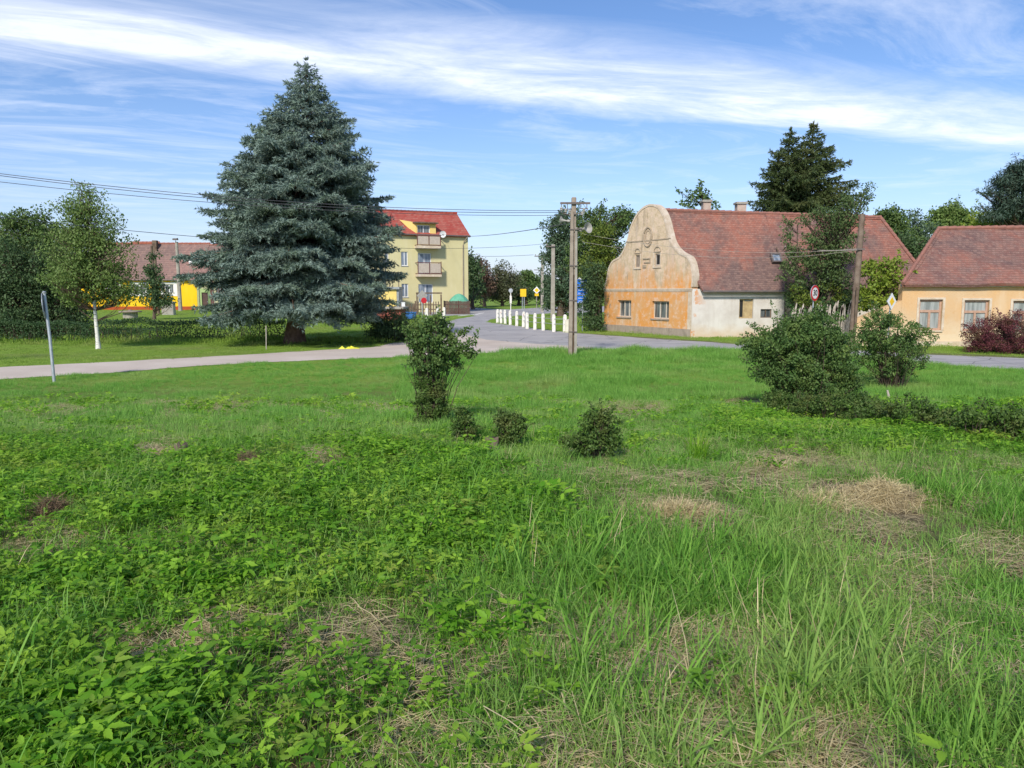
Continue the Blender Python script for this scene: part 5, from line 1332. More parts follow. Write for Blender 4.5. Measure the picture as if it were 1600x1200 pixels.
# concrete well ring and cabinet on the far lawn
q = P(204, 497); e = empty('covered_well', (q.x, q.y, 0), 'round concrete well with a wide flat lid on the far lawn', 'well')
mb = MB(); mb.lathe([(.62, -.1), (.62, .52), (.55, .52)], 20); mb.build('ring', M['concrete'], e, True)
mb = MB(); mb.lathe([(.95, .522), (.97, .56), (.95, .63), (.3, .68)], 20); mb.lathe([(.15, .68), (.15, .75), (.05, .76)], 10); mb.build('lid', M['concrete_warm'], e, True)
q = P(264, 492); e = empty('grey_cabinet', (q.x, q.y, 0), 'pale grey utility cabinet in front of the yellow house', 'cabinet')
mb = MB(); mb.bbox(-.6, -.3, -.05, .6, .3, 1.35, .03); mb.build('body', M['horn'], e)
mb = MB(); mb.box(-.55, -.315, .1, -.01, -.302, 1.28); mb.build('door', M['concrete'], e); mb = MB(); mb.box(.01, -.315, .1, .55, -.302, 1.28); mb.build('door', M['concrete'], e)
q = P(243, 491); e = empty('timber_pole', (q.x, q.y, 0), 'pair of dark timber posts beside the young larch', 'utility pole')
mb = MB(); mb.tube([(0, 0, -.2), (0, 0, PD(243, 384, q.y).z)], [.16, .12], 8); mb.build('mast', M['wood_dark'], e, True)
mb = MB(); mb.tube([(.35, 0, -.2), (.3, 0, PD(243, 400, q.y).z)], [.16, .12], 8); mb.build('mast', M['wood_dark'], e, True)
# ------------------------------------------------------------ trees and shrubs
def base_at(px, py, D=None):
    if D is None: return P(px, py)
    q = PD(px, py, D); return Vector((q.x, D, 0))
def blobs(lst, D, base): return [pxblob(a, b, c, d, D, base, *(r or ())) for a, b, c, d, *r in lst]

bs0 = P(460, 536.5); Ht = PD(484, 95, bs0.y).z
prof_pts = [(0, 3.4), (1.0, 4.2), (1.7, 4.35), (2.8, 4.35), (4.0, 4.35), (4.9, 4.25), (6.0, 4.0), (7.0, 3.75), (7.8, 2.95), (8.8, 2.35), (9.8, 1.9), (10.6, 1.3), (11.4, .82), (12.1, .42), (12.9, .12)]
kz = Ht/12.9
prof = lambda z: float(np.interp(z/kz, [a for a, b in prof_pts], [b for a, b in prof_pts]))
spruce('blue_spruce', 'huge blue spruce with layered drooping branches standing beside the lane', (bs0.x, bs0.y, 0), Ht, prof, seed=3, lean=((490-460)/FX*bs0.y, 0), low=.90, whorl=.37, per=10, trunk=(.37, .03), ups=.40, asym=.07, lmin=.76)

D8 = 62.0
for k, (px, top, rr, sd2) in enumerate(((1221, 201, 2.9, 21), (1263, 188, 3.3, 22))):
    hgt = PD(px, top, D8).z; q = base_at(px, 480, D8)
    pr = lambda z, h=hgt, r=rr: max(.10, min(r, (h-z)*.60)+.08*max(0, h-z-4))
    spruce('norway_spruce', ('slimmer left one of the two dark spruces behind the farmhouse roof', 'taller right one of the two dark spruces behind the farmhouse roof')[k],
           (q.x, D8+k*1.2, 0), hgt, pr, seed=sd2, mat='spruce_green', bark='bark', trunk=(.3, .03), low=3.0, lmin=.45, whorl=.56, per=7, droop=.45, ups=.7, needle=.26, nw=.07, tw=.17, hang=1.0, fanw=.34, group='dark spruces behind the farmhouse')

# birch
q = P(154, 545); Db = q.y
broad_tree('birch_tree', 'slender birch with white trunk and loose hanging foliage by the lane', 'birch tree', q,
    blobs([(128, 318, 30, 34), (112, 345, 32, 34), (150, 350, 38, 42), (120, 385, 48, 38), (160, 400, 46, 40), (135, 430, 58, 32), (175, 445, 38, 26), (105, 425, 30, 26), (140, 462, 40, 14), (195, 460, 22, 14), (108, 460, 18, 18), (205, 440, 10, 16), (88, 400, 12, 20)], Db, q),
    leaf=.10, dens=20, leaves=52, mat='leaf_birch', limb_bark='twig', bark='birch', trunk=(.085, .025), seed=4, crad=.40, shoots=26, droop=.7, updir=.2)
# big dark bushes at the left edge
q = base_at(40, 525, 39.0)
broad_tree('leafy_tree', 'taller mid green tree rising above the dark bushes at the left edge', 'tree', (q.x+.2, 41, 0),
    blobs([(40, 352, 34, 24), (15, 372, 40, 30), (70, 372, 32, 24), (45, 395, 60, 30)], 41, Vector((q.x, 41, 0))), leaf=.15, dens=15, leaves=60, mat='leaf_mid', trunk=(.18, .04), seed=6, crad=.5, shoots=10)
broad_tree('dark_bush', 'broad dark olive bush filling the left edge behind the leaning post', 'bush', q,
    blobs([(20, 420, 62, 45), (70, 430, 45, 42), (95, 460, 40, 40), (25, 470, 70, 42), (60, 500, 70, 26), (-20, 500, 50, 30)], 39, q), leaf=.13, dens=15, leaves=70, mat='leaf_dark', trunk=(.12, .04), seed=7, crad=.5, stems=4)
broad_tree('plum_bush', 'bronze tinted shrub crown at the far left above the dark bush', 'bush', base_at(5, 520, 42.5),
    blobs([(5, 400, 40, 30), (40, 415, 30, 24)], 42.5, base_at(5, 520, 42.5)), leaf=.13, dens=16, leaves=50, mat='leaf_olive', trunk=(.12, .03), seed=8, crad=.45)
# young tree on the far lawn
q = P(241, 499)
broad_tree('young_larch', 'slim young tree with drooping lower branches on the far lawn', 'tree', q,
    blobs([(240, 398, 6, 14), (240, 420, 11, 16), (241, 440, 17, 16), (243, 458, 24, 12), (252, 470, 26, 7)], q.y, q), leaf=.20, dens=13, leaves=34, mat='leaf_dark', trunk=(.12, .03), seed=9, crad=.45, droop=.5)
# round dark shrub right of the spruce
q = P(615, 534)
broad_tree('round_shrub', 'dense dark rounded shrub right of the spruce', 'bush', q, blobs([(616, 508, 32, 23), (598, 516, 22, 17), (638, 514, 18, 18)], q.y, q), leaf=.09, dens=36, leaves=90, mat='leaf_dark', trunk=(.05, .02), seed=10, crad=.30, stems=4, trunk_h=.6)
# trees between the island and the farmhouse
q = P(876, 494)
broad_tree('walnut_tree', 'loose grey green tree behind the tall pole with sky gaps in its crown', 'tree', q,
    blobs([(872, 362, 20, 22), (885, 345, 22, 14), (862, 395, 16, 22), (885, 395, 24, 30), (875, 440, 26, 28), (890, 460, 26, 26), (862, 470, 14, 12)], q.y, q), leaf=.24, dens=11, leaves=46, mat='leaf_walnut', trunk=(.30, .07), seed=12, crad=.62, shoots=8)
q = base_at(935, 520, 50.0)
broad_tree('ash_tree', 'dark tree with upright leafy shoots just left of the baroque gable', 'tree', q,
    blobs([(925, 360, 30, 22), (965, 350, 24, 20), (915, 400, 28, 30), (955, 395, 22, 26), (928, 440, 32, 30), (903, 326, 5, 16), (924, 330, 5, 14), (944, 330, 8, 12), (975, 334, 14, 9), (985, 340, 10, 8), (912, 345, 10, 14)], 50, q), leaf=.17, dens=17, leaves=55, mat='leaf_mid', trunk=(.22, .05), seed=13, crad=.48, shoots=30)
q = P(932, 518.5)
broad_tree('ivy_clad_shrub', 'dark ivy covered mass between the blue direction boards and the gable corner', 'bush', q,
    blobs([(926, 470, 14, 34), (926, 500, 13, 16), (934, 503, 9, 10), (926, 430, 18, 24), (915, 500, 8, 10)], q.y, q), leaf=.13, dens=30, leaves=62, mat='leaf_dark', trunk=(.10, .03), seed=14, crad=.40, stems=3)
q2 = base_at(935, 515, 48.0)
broad_tree('yellow_green_tree', 'yellow green crown catching light in front of the darker trees', 'tree', q2,
    blobs([(935, 372, 22, 18), (940, 395, 24, 20), (926, 415, 20, 20), (940, 425, 16, 16)], 47, q2), leaf=.14, dens=22, leaves=60, mat='leaf_ivy', trunk=(.14, .03), seed=15, crad=.42)
# behind the farmhouse roof
q = base_at(1094, 480, 56.0)
broad_tree('orchard_tree', 'small tree top showing behind the left chimney', 'tree', q, blobs([(1085, 316, 13, 9), (1098, 306, 12, 10), (1112, 320, 10, 6)], 56, q), leaf=.26, dens=11, leaves=24, mat='leaf_mid', trunk=(.16, .03), seed=16, crad=.5, shoots=6)
for i, (D, lst, mt, lf, lab) in enumerate([
    (66, [(1395, 350, 24, 24), (1400, 372, 26, 18), (1382, 335, 8, 12)], 'leaf_mid', .26, 'mid green tree behind the farmhouse hip, nearest the gap between roofs'),
    (72, [(1428, 352, 12, 24), (1438, 375, 24, 24), (1446, 395, 18, 14)], 'leaf_walnut', .24, 'greyish sparse tree in the gap between the two tiled roofs'),
    (62, [(1425, 395, 22, 20), (1405, 380, 18, 16)], 'leaf_dark', .2, 'dark low foliage in the gap between the two tiled roofs'),
    (80, [(1480, 338, 24, 17), (1500, 345, 26, 13), (1470, 350, 22, 12)], 'leaf_birch', .3, 'pale soft green tree above the left end of the apricot house ridge'),
    (58, [(1555, 345, 34, 12), (1600, 340, 34, 16), (1580, 352, 50, 10)], 'leaf_lime', .2, 'bright green low crown just above the apricot house ridge at the right edge')]):
    q = base_at(lst[0][0], 480, D)
    broad_tree('garden_tree', lab, 'tree', q, blobs(lst, D, q), leaf=lf, dens=13, leaves=40, mat=mt, trunk=(.18, .05), seed=30+i, crad=.6, shoots=8, group='garden trees behind the roofs')
q = base_at(1595, 480, 54.0)
broad_tree('pine_tree', 'dark layered pine leaning in from the right edge above the apricot roof', 'pine tree', q,
    blobs([(1592, 262, 22, 9), (1575, 282, 26, 6), (1600, 290, 30, 10), (1560, 300, 22, 5), (1590, 312, 34, 7), (1565, 326, 22, 5), (1555, 338, 22, 4), (1610, 330, 34, 8), (1620, 265, 30, 20)], 54, q), leaf=.30, wr=.28, dens=16, leaves=70, mat='conifer_blue', trunk=(.26, .06), seed=40, crad=.40, shoots=40, updir=.8)
# tree and shrubs in the farmhouse yard
q = base_at(1290, 500, 37.3)
broad_tree('elm_tree', 'tall open tree with ascending branches before the farmhouse roof', 'tree', q,
    blobs([(1296, 335, 24, 12), (1300, 355, 22, 14), (1282, 375, 26, 14), (1304, 392, 28, 14), (1280, 412, 26, 12), (1300, 435, 30, 18), (1322, 345, 22, 10), (1332, 326, 18, 9), (1343, 307, 14, 8), (1354, 294, 9, 5), (1326, 310, 12, 7), (1330, 370, 26, 5), (1320, 405, 20, 6), (1262, 345, 14, 5), (1320, 318, 12, 6), (1270, 395, 16, 6)], 37.3, q), leaf=.12, dens=26, leaves=50, mat='leaf_elm', trunk=(.15, .035), seed=42, crad=.36, shoots=22, trunk_h=4.9)
q = base_at(1243, 500, 37.8)
broad_tree('sapling', 'narrow sapling left of the open tree before the farmhouse roof', 'tree', q,
    blobs([(1232, 352, 5, 10), (1237, 372, 9, 13), (1243, 395, 16, 14), (1238, 420, 18, 14), (1246, 440, 18, 14), (1262, 412, 12, 8)], 37.8, q), leaf=.12, dens=22, leaves=46, mat='leaf_elm', trunk=(.08, .02), seed=43, crad=.30, shoots=12)
q = base_at(1285, 505, 38.4)
broad_tree('yard_shrubs', 'dark leafy shrub crowding behind the slatted fence', 'bush', q,
    blobs([(1262, 462, 22, 20), (1295, 462, 28, 22), (1325, 470, 22, 20), (1280, 480, 50, 20), (1236, 455, 12, 12)], 38.4, q), leaf=.14, dens=20, leaves=60, mat='leaf_dark', trunk=(.06, .03), seed=44, crad=.38, stems=4, trunk_h=1.5)
q = base_at(1262, 500, 37.0)
broad_tree('hazel_shrub', 'light green shrub behind the speed limit sign', 'bush', q,
    blobs([(1256, 458, 14, 13), (1268, 474, 18, 12), (1298, 448, 12, 10), (1310, 462, 10, 8)], 37, q), leaf=.13, dens=20, leaves=46, mat='leaf_ivy', trunk=(.04, .02), seed=45, crad=.32, stems=3, trunk_h=1.4)
q = base_at(1380, 510, 34.6)
broad_tree('lime_green_bush', 'bright yellow green large leaved bush between the timber pole and the apricot house', 'bush', q,
    blobs([(1362, 420, 17, 15), (1385, 418, 22, 12), (1398, 437, 18, 14), (1372, 445, 26, 18), (1388, 468, 26, 18), (1362, 470, 20, 20), (1404, 462, 12, 9)], 34.6, q), leaf=.16, dens=20, leaves=46, mat='leaf_lime', trunk=(.06, .02), seed=46, crad=.34, stems=3, shoots=8, trunk_h=1.8)
# barberry
q = base_at(1565, 550, 29.6)
broad_tree('barberry_bush', 'wide purple barberry bush with arching shoots below the apricot house windows', 'bush', q,
    blobs([(1530, 522, 24, 20), (1555, 515, 28, 22), (1590, 515, 32, 24), (1560, 535, 50, 14), (1632, 518, 34, 24), (1530, 540, 22, 10), (1610, 540, 50, 12)], 29.6, q), leaf=.055, dens=46, leaves=95, mat='leaf_purple', bark='twig', trunk=(.03, .012), seed=47, crad=.22, stems=9, shoots=60, trunk_h=1.1)

# far trees
for i, (px, D, lst, mt, lf, lab) in enumerate([
    (738, 110, [(736, 412, 8, 16), (738, 435, 12, 26), (742, 455, 12, 14)], 'leaf_dark', .40, 'dark tree just right of the apartment house corner'),
    (757, 118, [(752, 425, 12, 22), (762, 440, 12, 20), (755, 452, 16, 16)], 'leaf_brown', .34, 'reddish brown thin tree beyond the side street'),
    (785, 122, [(780, 430, 14, 22), (795, 440, 18, 22), (785, 455, 22, 14), (770, 452, 12, 14)], 'leaf_far', .34, 'grey green willow beyond the yellow notice sign'),
    (822, 135, [(823, 435, 14, 12), (830, 446, 18, 12), (812, 448, 12, 10)], 'leaf_mid', .40, 'small rounded mid green tree left of the concrete poles'),
    (845, 140, [(848, 440, 10, 14), (858, 448, 16, 12), (842, 455, 14, 8)], 'leaf_walnut', .40, 'low tree between the two concrete poles'),
    (810, 128, [(806, 458, 14, 8), (818, 460, 14, 7)], 'leaf_dark', .34, 'low dark thicket behind the yellow notice sign'),
    (739, 100, [(739, 464, 4, 6)], 'leaf_dark', .22, 'small dark globe shrub on the bank by the apartment house')]):
    q = base_at(px, 480, D)
    broad_tree('far_tree', lab, 'tree', q, blobs(lst, D, q), leaf=lf, dens=9, leaves=38 if mt not in ('leaf_brown', 'leaf_far') else 20, mat=mt, bark='twig' if mt in ('leaf_brown', 'leaf_far') else 'bark', trunk=(.25, .06), seed=60+i, crad=.8, shoots=14, group='trees beyond the far road')
# far-off wood on the horizon
rs = np.random.RandomState(5); A = Acc(); m = 42000
ang = rs.uniform(-1.0, 1.0, m); rad = rs.uniform(235, 285, m); topz = 3.2 + 3.2*vnoise(ang*260, ang*0, 9, 3) + 2*vnoise(ang*260, ang*0, 2.5, 4)
pz_ = rs.uniform(0, 1, m)**.8*topz; pos = np.stack([np.sin(ang)*rad, np.cos(ang)*rad, pz_], 1)
V, F = leaf_cards(pos, rs.normal(size=(m, 3)), rs.normal(size=(m, 3))+np.array([0, -.6, .6]), rs.uniform(.7, 1.5, m), rs.uniform(.5, 1., m)); A.add(V, F, np.repeat(.5*vnoise(ang*260, pz_, 5, 7)+.5*rs.rand(m), 4))
o = A.build('far_wood', M['leaf_far']); tag(o, 'distant line of woodland along the horizon', 'woodland', None, 'stuff')
# taller garden backdrop behind the farm roofs and the left houses is kept to real trees only

# hedge along the far side of the lane lawn
hp = [P(-170, 536), P(60, 533), P(250, 531), P(352, 530), P(446, 529)]
hedge('clipped_hedge', 'long dark clipped hedge crossing the lawn behind the birch', hp, 1.3, PD(200, 502, P(200, 531).y).z, leaf=.085, dens=620, seed=2)

# ---- shrubs in the meadow
def shrub(name, label, px, py, lst, leaf=.045, dens=60, leaves=60, mat='leaf_privet', crad=.13, shoots=20, stems=3, trunk=(.018, .008), seed=0, th=.6, group=None, D=None, bark='twig', depth=None):
    b = G(px, py); D = D or b.y
    return broad_tree(name, label, 'bush', b, blobs(lst, D, b), leaf=leaf, dens=dens, leaves=leaves, mat=mat, bark=bark, trunk=trunk, seed=seed, group=group, crad=crad, shoots=shoots, stems=stems, trunk_h=th, updir=.4, ground_stems=True)
shrub('tall_privet', 'tall lone privet with bare waist and bushy wind blown head in the meadow centre', 672, 664,
    [(672, 520, 34, 24), (690, 545, 36, 30), (668, 560, 32, 26), (670, 586, 18, 14), (650, 530, 18, 18), (705, 570, 18, 16), (722, 545, 13, 8), (735, 534, 8, 5), (735, 552, 7, 4), (668, 496, 9, 9), (680, 505, 20, 12), (640, 520, 8, 6), (725, 520, 7, 6)],
    leaf=.044, dens=260, leaves=58, mat='leaf_privet', crad=.085, shoots=50, stems=5, th=.85, seed=70, trunk=(.02, .008))
shrub('privet_stool', 'dense narrow skirt of small leaves around the foot of the tall privet', 674, 666,
    [(664, 620, 14, 20), (680, 630, 18, 24), (668, 645, 20, 20), (660, 600, 10, 12), (680, 605, 12, 14), (692, 645, 10, 16)],
    leaf=.030, dens=900, leaves=60, mat='leaf_privet2', crad=.06, shoots=60, stems=9, th=.6, seed=71, trunk=(.012, .006))
sg = 'small clipped privet bushes in a row across the meadow'
shrub('small_privet', 'smallest thin dark bush immediately right of the tall privet', 725, 694, [(724, 666, 17, 22), (722, 648, 11, 13), (733, 672, 13, 14), (715, 672, 10, 14)], leaf=.028, dens=1100, leaves=52, mat='leaf_privet2', crad=.055, shoots=22, stems=8, th=.3, seed=72, group=sg, trunk=(.008, .005))
shrub('small_privet', 'middle small dark bush beside the grey stump', 797, 700, [(796, 674, 22, 22), (790, 656, 15, 14), (808, 664, 14, 16)], leaf=.030, dens=1100, leaves=60, mat='leaf_privet2', crad=.055, shoots=22, stems=8, th=.3, seed=73, group=sg, trunk=(.008, .005))
shrub('small_privet', 'largest of the small bushes, broad and ragged, at the right end of the row', 930, 717, [(936, 672, 27, 24), (915, 690, 26, 18), (950, 690, 18, 20), (930, 655, 20, 12), (905, 688, 10, 10)], leaf=.035, dens=750, leaves=60, mat='leaf_privet2', crad=.07, shoots=40, stems=9, th=.4, seed=74, group=sg, trunk=(.010, .005))
shrub('large_privet', 'large spreading privet shrub, left of the pair by the roadside', 1265, 640,
    [(1255, 535, 58, 38), (1215, 545, 42, 28), (1295, 560, 44, 44), (1240, 580, 52, 34), (1290, 600, 50, 30), (1270, 505, 44, 18), (1180, 535, 18, 16), (1195, 575, 20, 16), (1320, 590, 20, 34), (1235, 612, 34, 20)],
    leaf=.050, dens=130, leaves=95, mat='leaf_privet', crad=.16, shoots=130, stems=9, th=1.0, seed=75, trunk=(.022, .009))
shrub('loose_privet', 'loose airy privet shrub on thin stems, right of the pair by the roadside', 1395, 606,
    [(1390, 520, 44, 28), (1350, 520, 22, 20), (1400, 548, 44, 28), (1375, 568, 30, 20), (1425, 535, 26, 22), (1355, 540, 20, 24), (1400, 575, 24, 16), (1445, 525, 14, 12), (1385, 498, 30, 10), (1435, 562, 12, 10)],
    leaf=.055, dens=70, leaves=62, mat='leaf_privet', crad=.15, shoots=90, stems=9, th=1.1, seed=76, trunk=(.022, .009))
lowh = [(1225, 630, 36, 16), (1275, 634, 40, 20), (1325, 634, 44, 26), (1375, 648, 44, 22), (1425, 648, 40, 30), (1478, 660, 40, 22), (1535, 658, 36, 34), (1595, 666, 40, 32), (1650, 670, 40, 32)]
b = G(1400, 668)
bl = []
for (x, y, rx_, ry_) in lowh:
    g_ = G(x, y+ry_+2); bl.append(pxblob(x, y, rx_, ry_, g_.y, b, None))
broad_tree('low_hedge', 'low straggling dark hedge running right from under the roadside shrubs', 'hedge', b, bl, leaf=.040, dens=230, leaves=80, mat='leaf_privet2', bark='twig', trunk=(.012, .006), seed=77, crad=.10, shoots=90, stems=10, trunk_h=.35, ground_stems='wide')

# ---- stumps, stake, dead tufts, hay heaps
def stump(px, py, r, h, label, seed):
    b = G(px, py); V, F, _ = bark_trunk(h, r, r*.85, (.02, 0), n=16, seed=seed, flare=1.4, seg=6, bottom=-.1)
    n = len(V); V = V.copy(); rs = np.random.RandomState(seed); V[-16:, 2] += rs.uniform(-.02, .05, 16)
    V = np.vstack([V, [[.01, 0, h+.0]]]); T = np.array([(n-16+k, n-16+(k+1) % 16, n) for k in range(16)])
    o = fastmesh('tree_stump', V, [F, T], M['wood_pole']); o.location = b; tag(o, label, 'stump', 'old stumps in the meadow')
stump(766, 703, .075, .12, 'brownish cut stump beside the middle small bush', 3)
stump(281, 716, .07, .13, 'short dark stump among the leafy cover at left', 5)
b = G(1378, 625); mb = MB(); mb.tube([(0, 0, -.1), (-.03, 0, .12), (-.07, 0, .26)], [.03, .028, .02], 7); o = mb.build('broken_stake', M['wood_grey']); o.location = b + Vector((0, -.35, 0)); tag(o, 'broken pale stake sticking out of the low hedge', 'stake')

def heap(px, py, rx_, ry_, hh, label, seed, n=1500, mat='straw'):
    b = G(px, py); k = b.y/FX; rs = np.random.RandomState(seed)
    a_, b_ = rx_*k, ry_*k*3.2
    e = empty('hay_heap' if mat == 'straw' else 'dead_tuft', b, label, 'hay heap' if mat == 'straw' else 'dead plant', 'dry heaps in the meadow')
    # body
    nu, nv = 28, 8; V = []
    for j in range(nv+1):
        for i in range(nu):
            t = 2*math.pi*i/nu; f = j/nv; rr = f; w = 1+.28*math.sin(2*t+seed)+.18*math.sin(5*t+2*seed)+.1*math.sin(9*t)
            V.append((a_*.9*rr*w*math.cos(t), b_*.9*rr*w*math.sin(t), hh*.60*(1-f**1.3)-.03 + rs.uniform(-.01, .01)))
    F = np.array([(j*nu+i, (j+1)*nu+i, (j+1)*nu+(i+1) % nu, j*nu+(i+1) % nu) for j in range(nv) for i in range(nu)])
    fastmesh('mound', V, F, M[mat], e, True, rnd=rs.rand(len(V)))
    A = Acc()
    for i in range(n):
        t = rs.uniform(0, 6.28); f = rs.rand()**.5*(1.12 if rs.rand() < .7 else 1.75); w = 1+.28*math.sin(2*t+seed)+.18*math.sin(5*t+2*seed)
        c = np.array([a_*f*w*math.cos(t), b_*f*w*math.sin(t), max(0, hh*.72*(1-min(1, f)**1.3))+rs.uniform(-.01, .035)])
        dr = unit(np.array([math.cos(t)*a_*.8+rs.normal(0, .25), math.sin(t)*b_+rs.normal(0, .25), -.12*f+rs.normal(0, .12)]) + rs.normal(0, .2, 3)); L = rs.uniform(.08, .28)
        s = unit(np.cross(dr, rs.normal(size=3)))*rs.uniform(.0009, .0019); p0, p1 = c-dr*L/2, c+dr*L/2; mdl = c+np.array([0, 0, .012])
        A.add(np.array([p0-s, p0+s, mdl-s, mdl+s, p1-s*.5, p1+s*.5]), np.array([(0, 1, 3, 2), (2, 3, 5, 4)]), np.full(6, rs.rand()))
    A.build('straw' if mat == 'straw' else 'stems', M[mat], e)
heap(1378, 786, 52, 15, .20, 'highest tan hay heap at right in the meadow', 1, 3600)
heap(1062, 810, 40, 6, .07, 'flat pale hay heap in the middle right of the meadow', 2, 2800)
heap(1285, 790, 38, 10, .07, 'brownish scattered hay heap touching the highest heap from the left', 3, 900)
heap(1200, 738, 28, 5, .06, 'small grey brown hay heap beyond the flat pale one', 4, 800)
heap(80, 806, 20, 7, .16, 'dark brown dead tuft near the left edge', 5, 700, 'dead')
heap(388, 728, 20, 7, .15, 'small dark dead tuft with crossed pale stalks left of the tall privet', 6, 400, 'dead')
heap(1168, 630, 30, 9, .14, 'reddish brown dead tuft at the left foot of the large privet', 7, 700, 'dead')
heap(1316, 680, 18, 8, .14, 'brown dead tuft below the low hedge', 8, 400, 'dead')
heap(995, 634, 32, 5, .06, 'thin tan hay streak beyond the largest small bush', 9, 500)
heap(1100, 642, 22, 6, .08, 'small brownish hay tuft left of the large privet', 10, 400, 'dead')

# ------------------------------------------------------------ meadow plants
blades = [blade_clump('tall_blades', 26, .29, .12, .0068, 'grass', 100+i, 1.1, 5) for i in range(6)] + [blade_clump('dry_blades', 9, .34, .12, .005, 'straw', 115, .6, 4)]
blades += [blade_clump('arching_blades', 15, .38, .08, .0085, 'grass', 120+i, 1.35, 6) for i in range(3)]
fine = [blade_clump('fine_blades', 60, .17, .18, .0045, 'grass', 140+i, 1.5, 4) for i in range(4)] + [blade_clump('matted_blades', 34, .24, .20, .005, 'grass2', 150+i, 2.1, 5) for i in range(2)]
fineS = [blade_clump('soft_blades', 60, .22, .24, .008, 'grass2', 160+i, .7, 3) for i in range(4)]
lawnc = [blade_clump('mown_blades', 150, .065, .50, .012, 'lawn', 180+i, .6, 2) for i in range(3)]
cover = [cover_clump('leafy_sprays', 16, .12, .17, 200+i, .040, 'cover' if i < 4 else 'cover_dark') for i in range(6)]
cover2 = [cover_clump('low_leafy_sprays', 15, .11, .20, 210+i, .045) for i in range(3)]
straw = [straw_clump('straw_litter', 95, .24, 220+i, .20) for i in range(4)]
weed = [cover_clump('broad_leaf_weeds', 9, .22, .12, 230+i, .055) for i in range(3)]

patches = [(1085, 1040, 130, 70), (1060, 804, 80, 14), (1370, 778, 80, 18), (1190, 738, 50, 9), (1100, 765, 40, 6), (990, 632, 50, 7), (1100, 612, 45, 7), (1560, 868, 70, 26), (1345, 832, 50, 18),
           (1360, 1130, 120, 45), (85, 828, 75, 32), (180, 1010, 70, 45), (300, 1000, 110, 50), (470, 975, 70, 30), (565, 985, 50, 35), (650, 935, 80, 22), (900, 1185, 80, 24), (660, 1185, 60, 30), (250, 1180, 60, 24), (260, 700, 60, 14), (520, 715, 60, 8),
           (1440, 1010, 60, 20), (940, 985, 60, 18), (1250, 700, 60, 10), (850, 605, 40, 5), (800, 570, 60, 5), (230, 632, 50, 3), (1000, 560, 50, 5), (1170, 625, 60, 10), (1500, 940, 40, 14), (1300, 1195, 120, 30), (700, 1050, 60, 20), (1180, 960, 50, 14), (420, 1090, 50, 20), (30, 850, 50, 22), (1420, 900, 40, 10), (760, 860, 40, 10), (560, 640, 60, 5), (400, 600, 40, 2), (1330, 745, 60, 8), (1520, 770, 60, 8)]
def straw_mask(px, py, x, y, grow=0.0):
    m = np.zeros_like(px); px = np.asarray(px); nz = vnoise(x, y, .35, 9)*.9 + vnoise(x, y, .12, 10)*.5
    for a, b, c, d in patches:
        m = np.maximum(m, 1.85 + grow - np.sqrt(((px-a)/c)**2 + ((py-b)/d)**2) - nz*.95)
    return np.clip(m, 0, 1)
def cover_mask(px, py, x, y):
    nz = vnoise(x, y, .9, 12)-.5
    a = sstep(690, 735, py + 30*nz) * (1 - sstep(560, 900, px + 260*nz + np.clip(py-900, 0, 300)*.1))
    b = sstep(636, 650, py) * (1-sstep(686, 716, py - .05*(px-1300) + 20*nz)) * sstep(1080, 1180, px+60*nz)
    c = .9*sstep(860, 900, py)*(1-sstep(0, 130, np.abs(px-1010+200*nz)))*.12
    return np.clip((np.maximum(a, b*.6) + c)*(.45+.75*sstep(.3, .6, vnoise(x, y, .8, 14))), 0, 1)
def sample(y0, y1, dens, seed, half=.84, pad=1.6):
    rs = np.random.RandomState(seed); w = lambda y: half*y + pad
    A_ = (w(y0)+w(y1))*(y1-y0); n = int(A_*dens); y = y0 + (y1-y0)*np.sqrt(rs.uniform((y0/y1)**2*.999, 1, n)) if False else None
    yy = rs.uniform(y0, y1, int(n*2*w(y1)/(w(y0)+w(y1)))); xx = rs.uniform(-1, 1, len(yy))*w(y1)
    k = np.abs(xx) < w(yy); return xx[k], yy[k], rs
def keep(x, y, road=True, margin=.0):
    return ~inpoly(x, y, ROAD)
TUFT = G(1090, 725)
CLEAR = [(g_.x, g_.y, r_) for g_, r_ in ((G(672, 664), .32), (G(725, 694), .2), (G(797, 700), .28), (G(930, 717), .4), (G(766, 703), .15), (G(1378, 786), .45), (G(85, 815), .3), (G(388, 728), .25))]
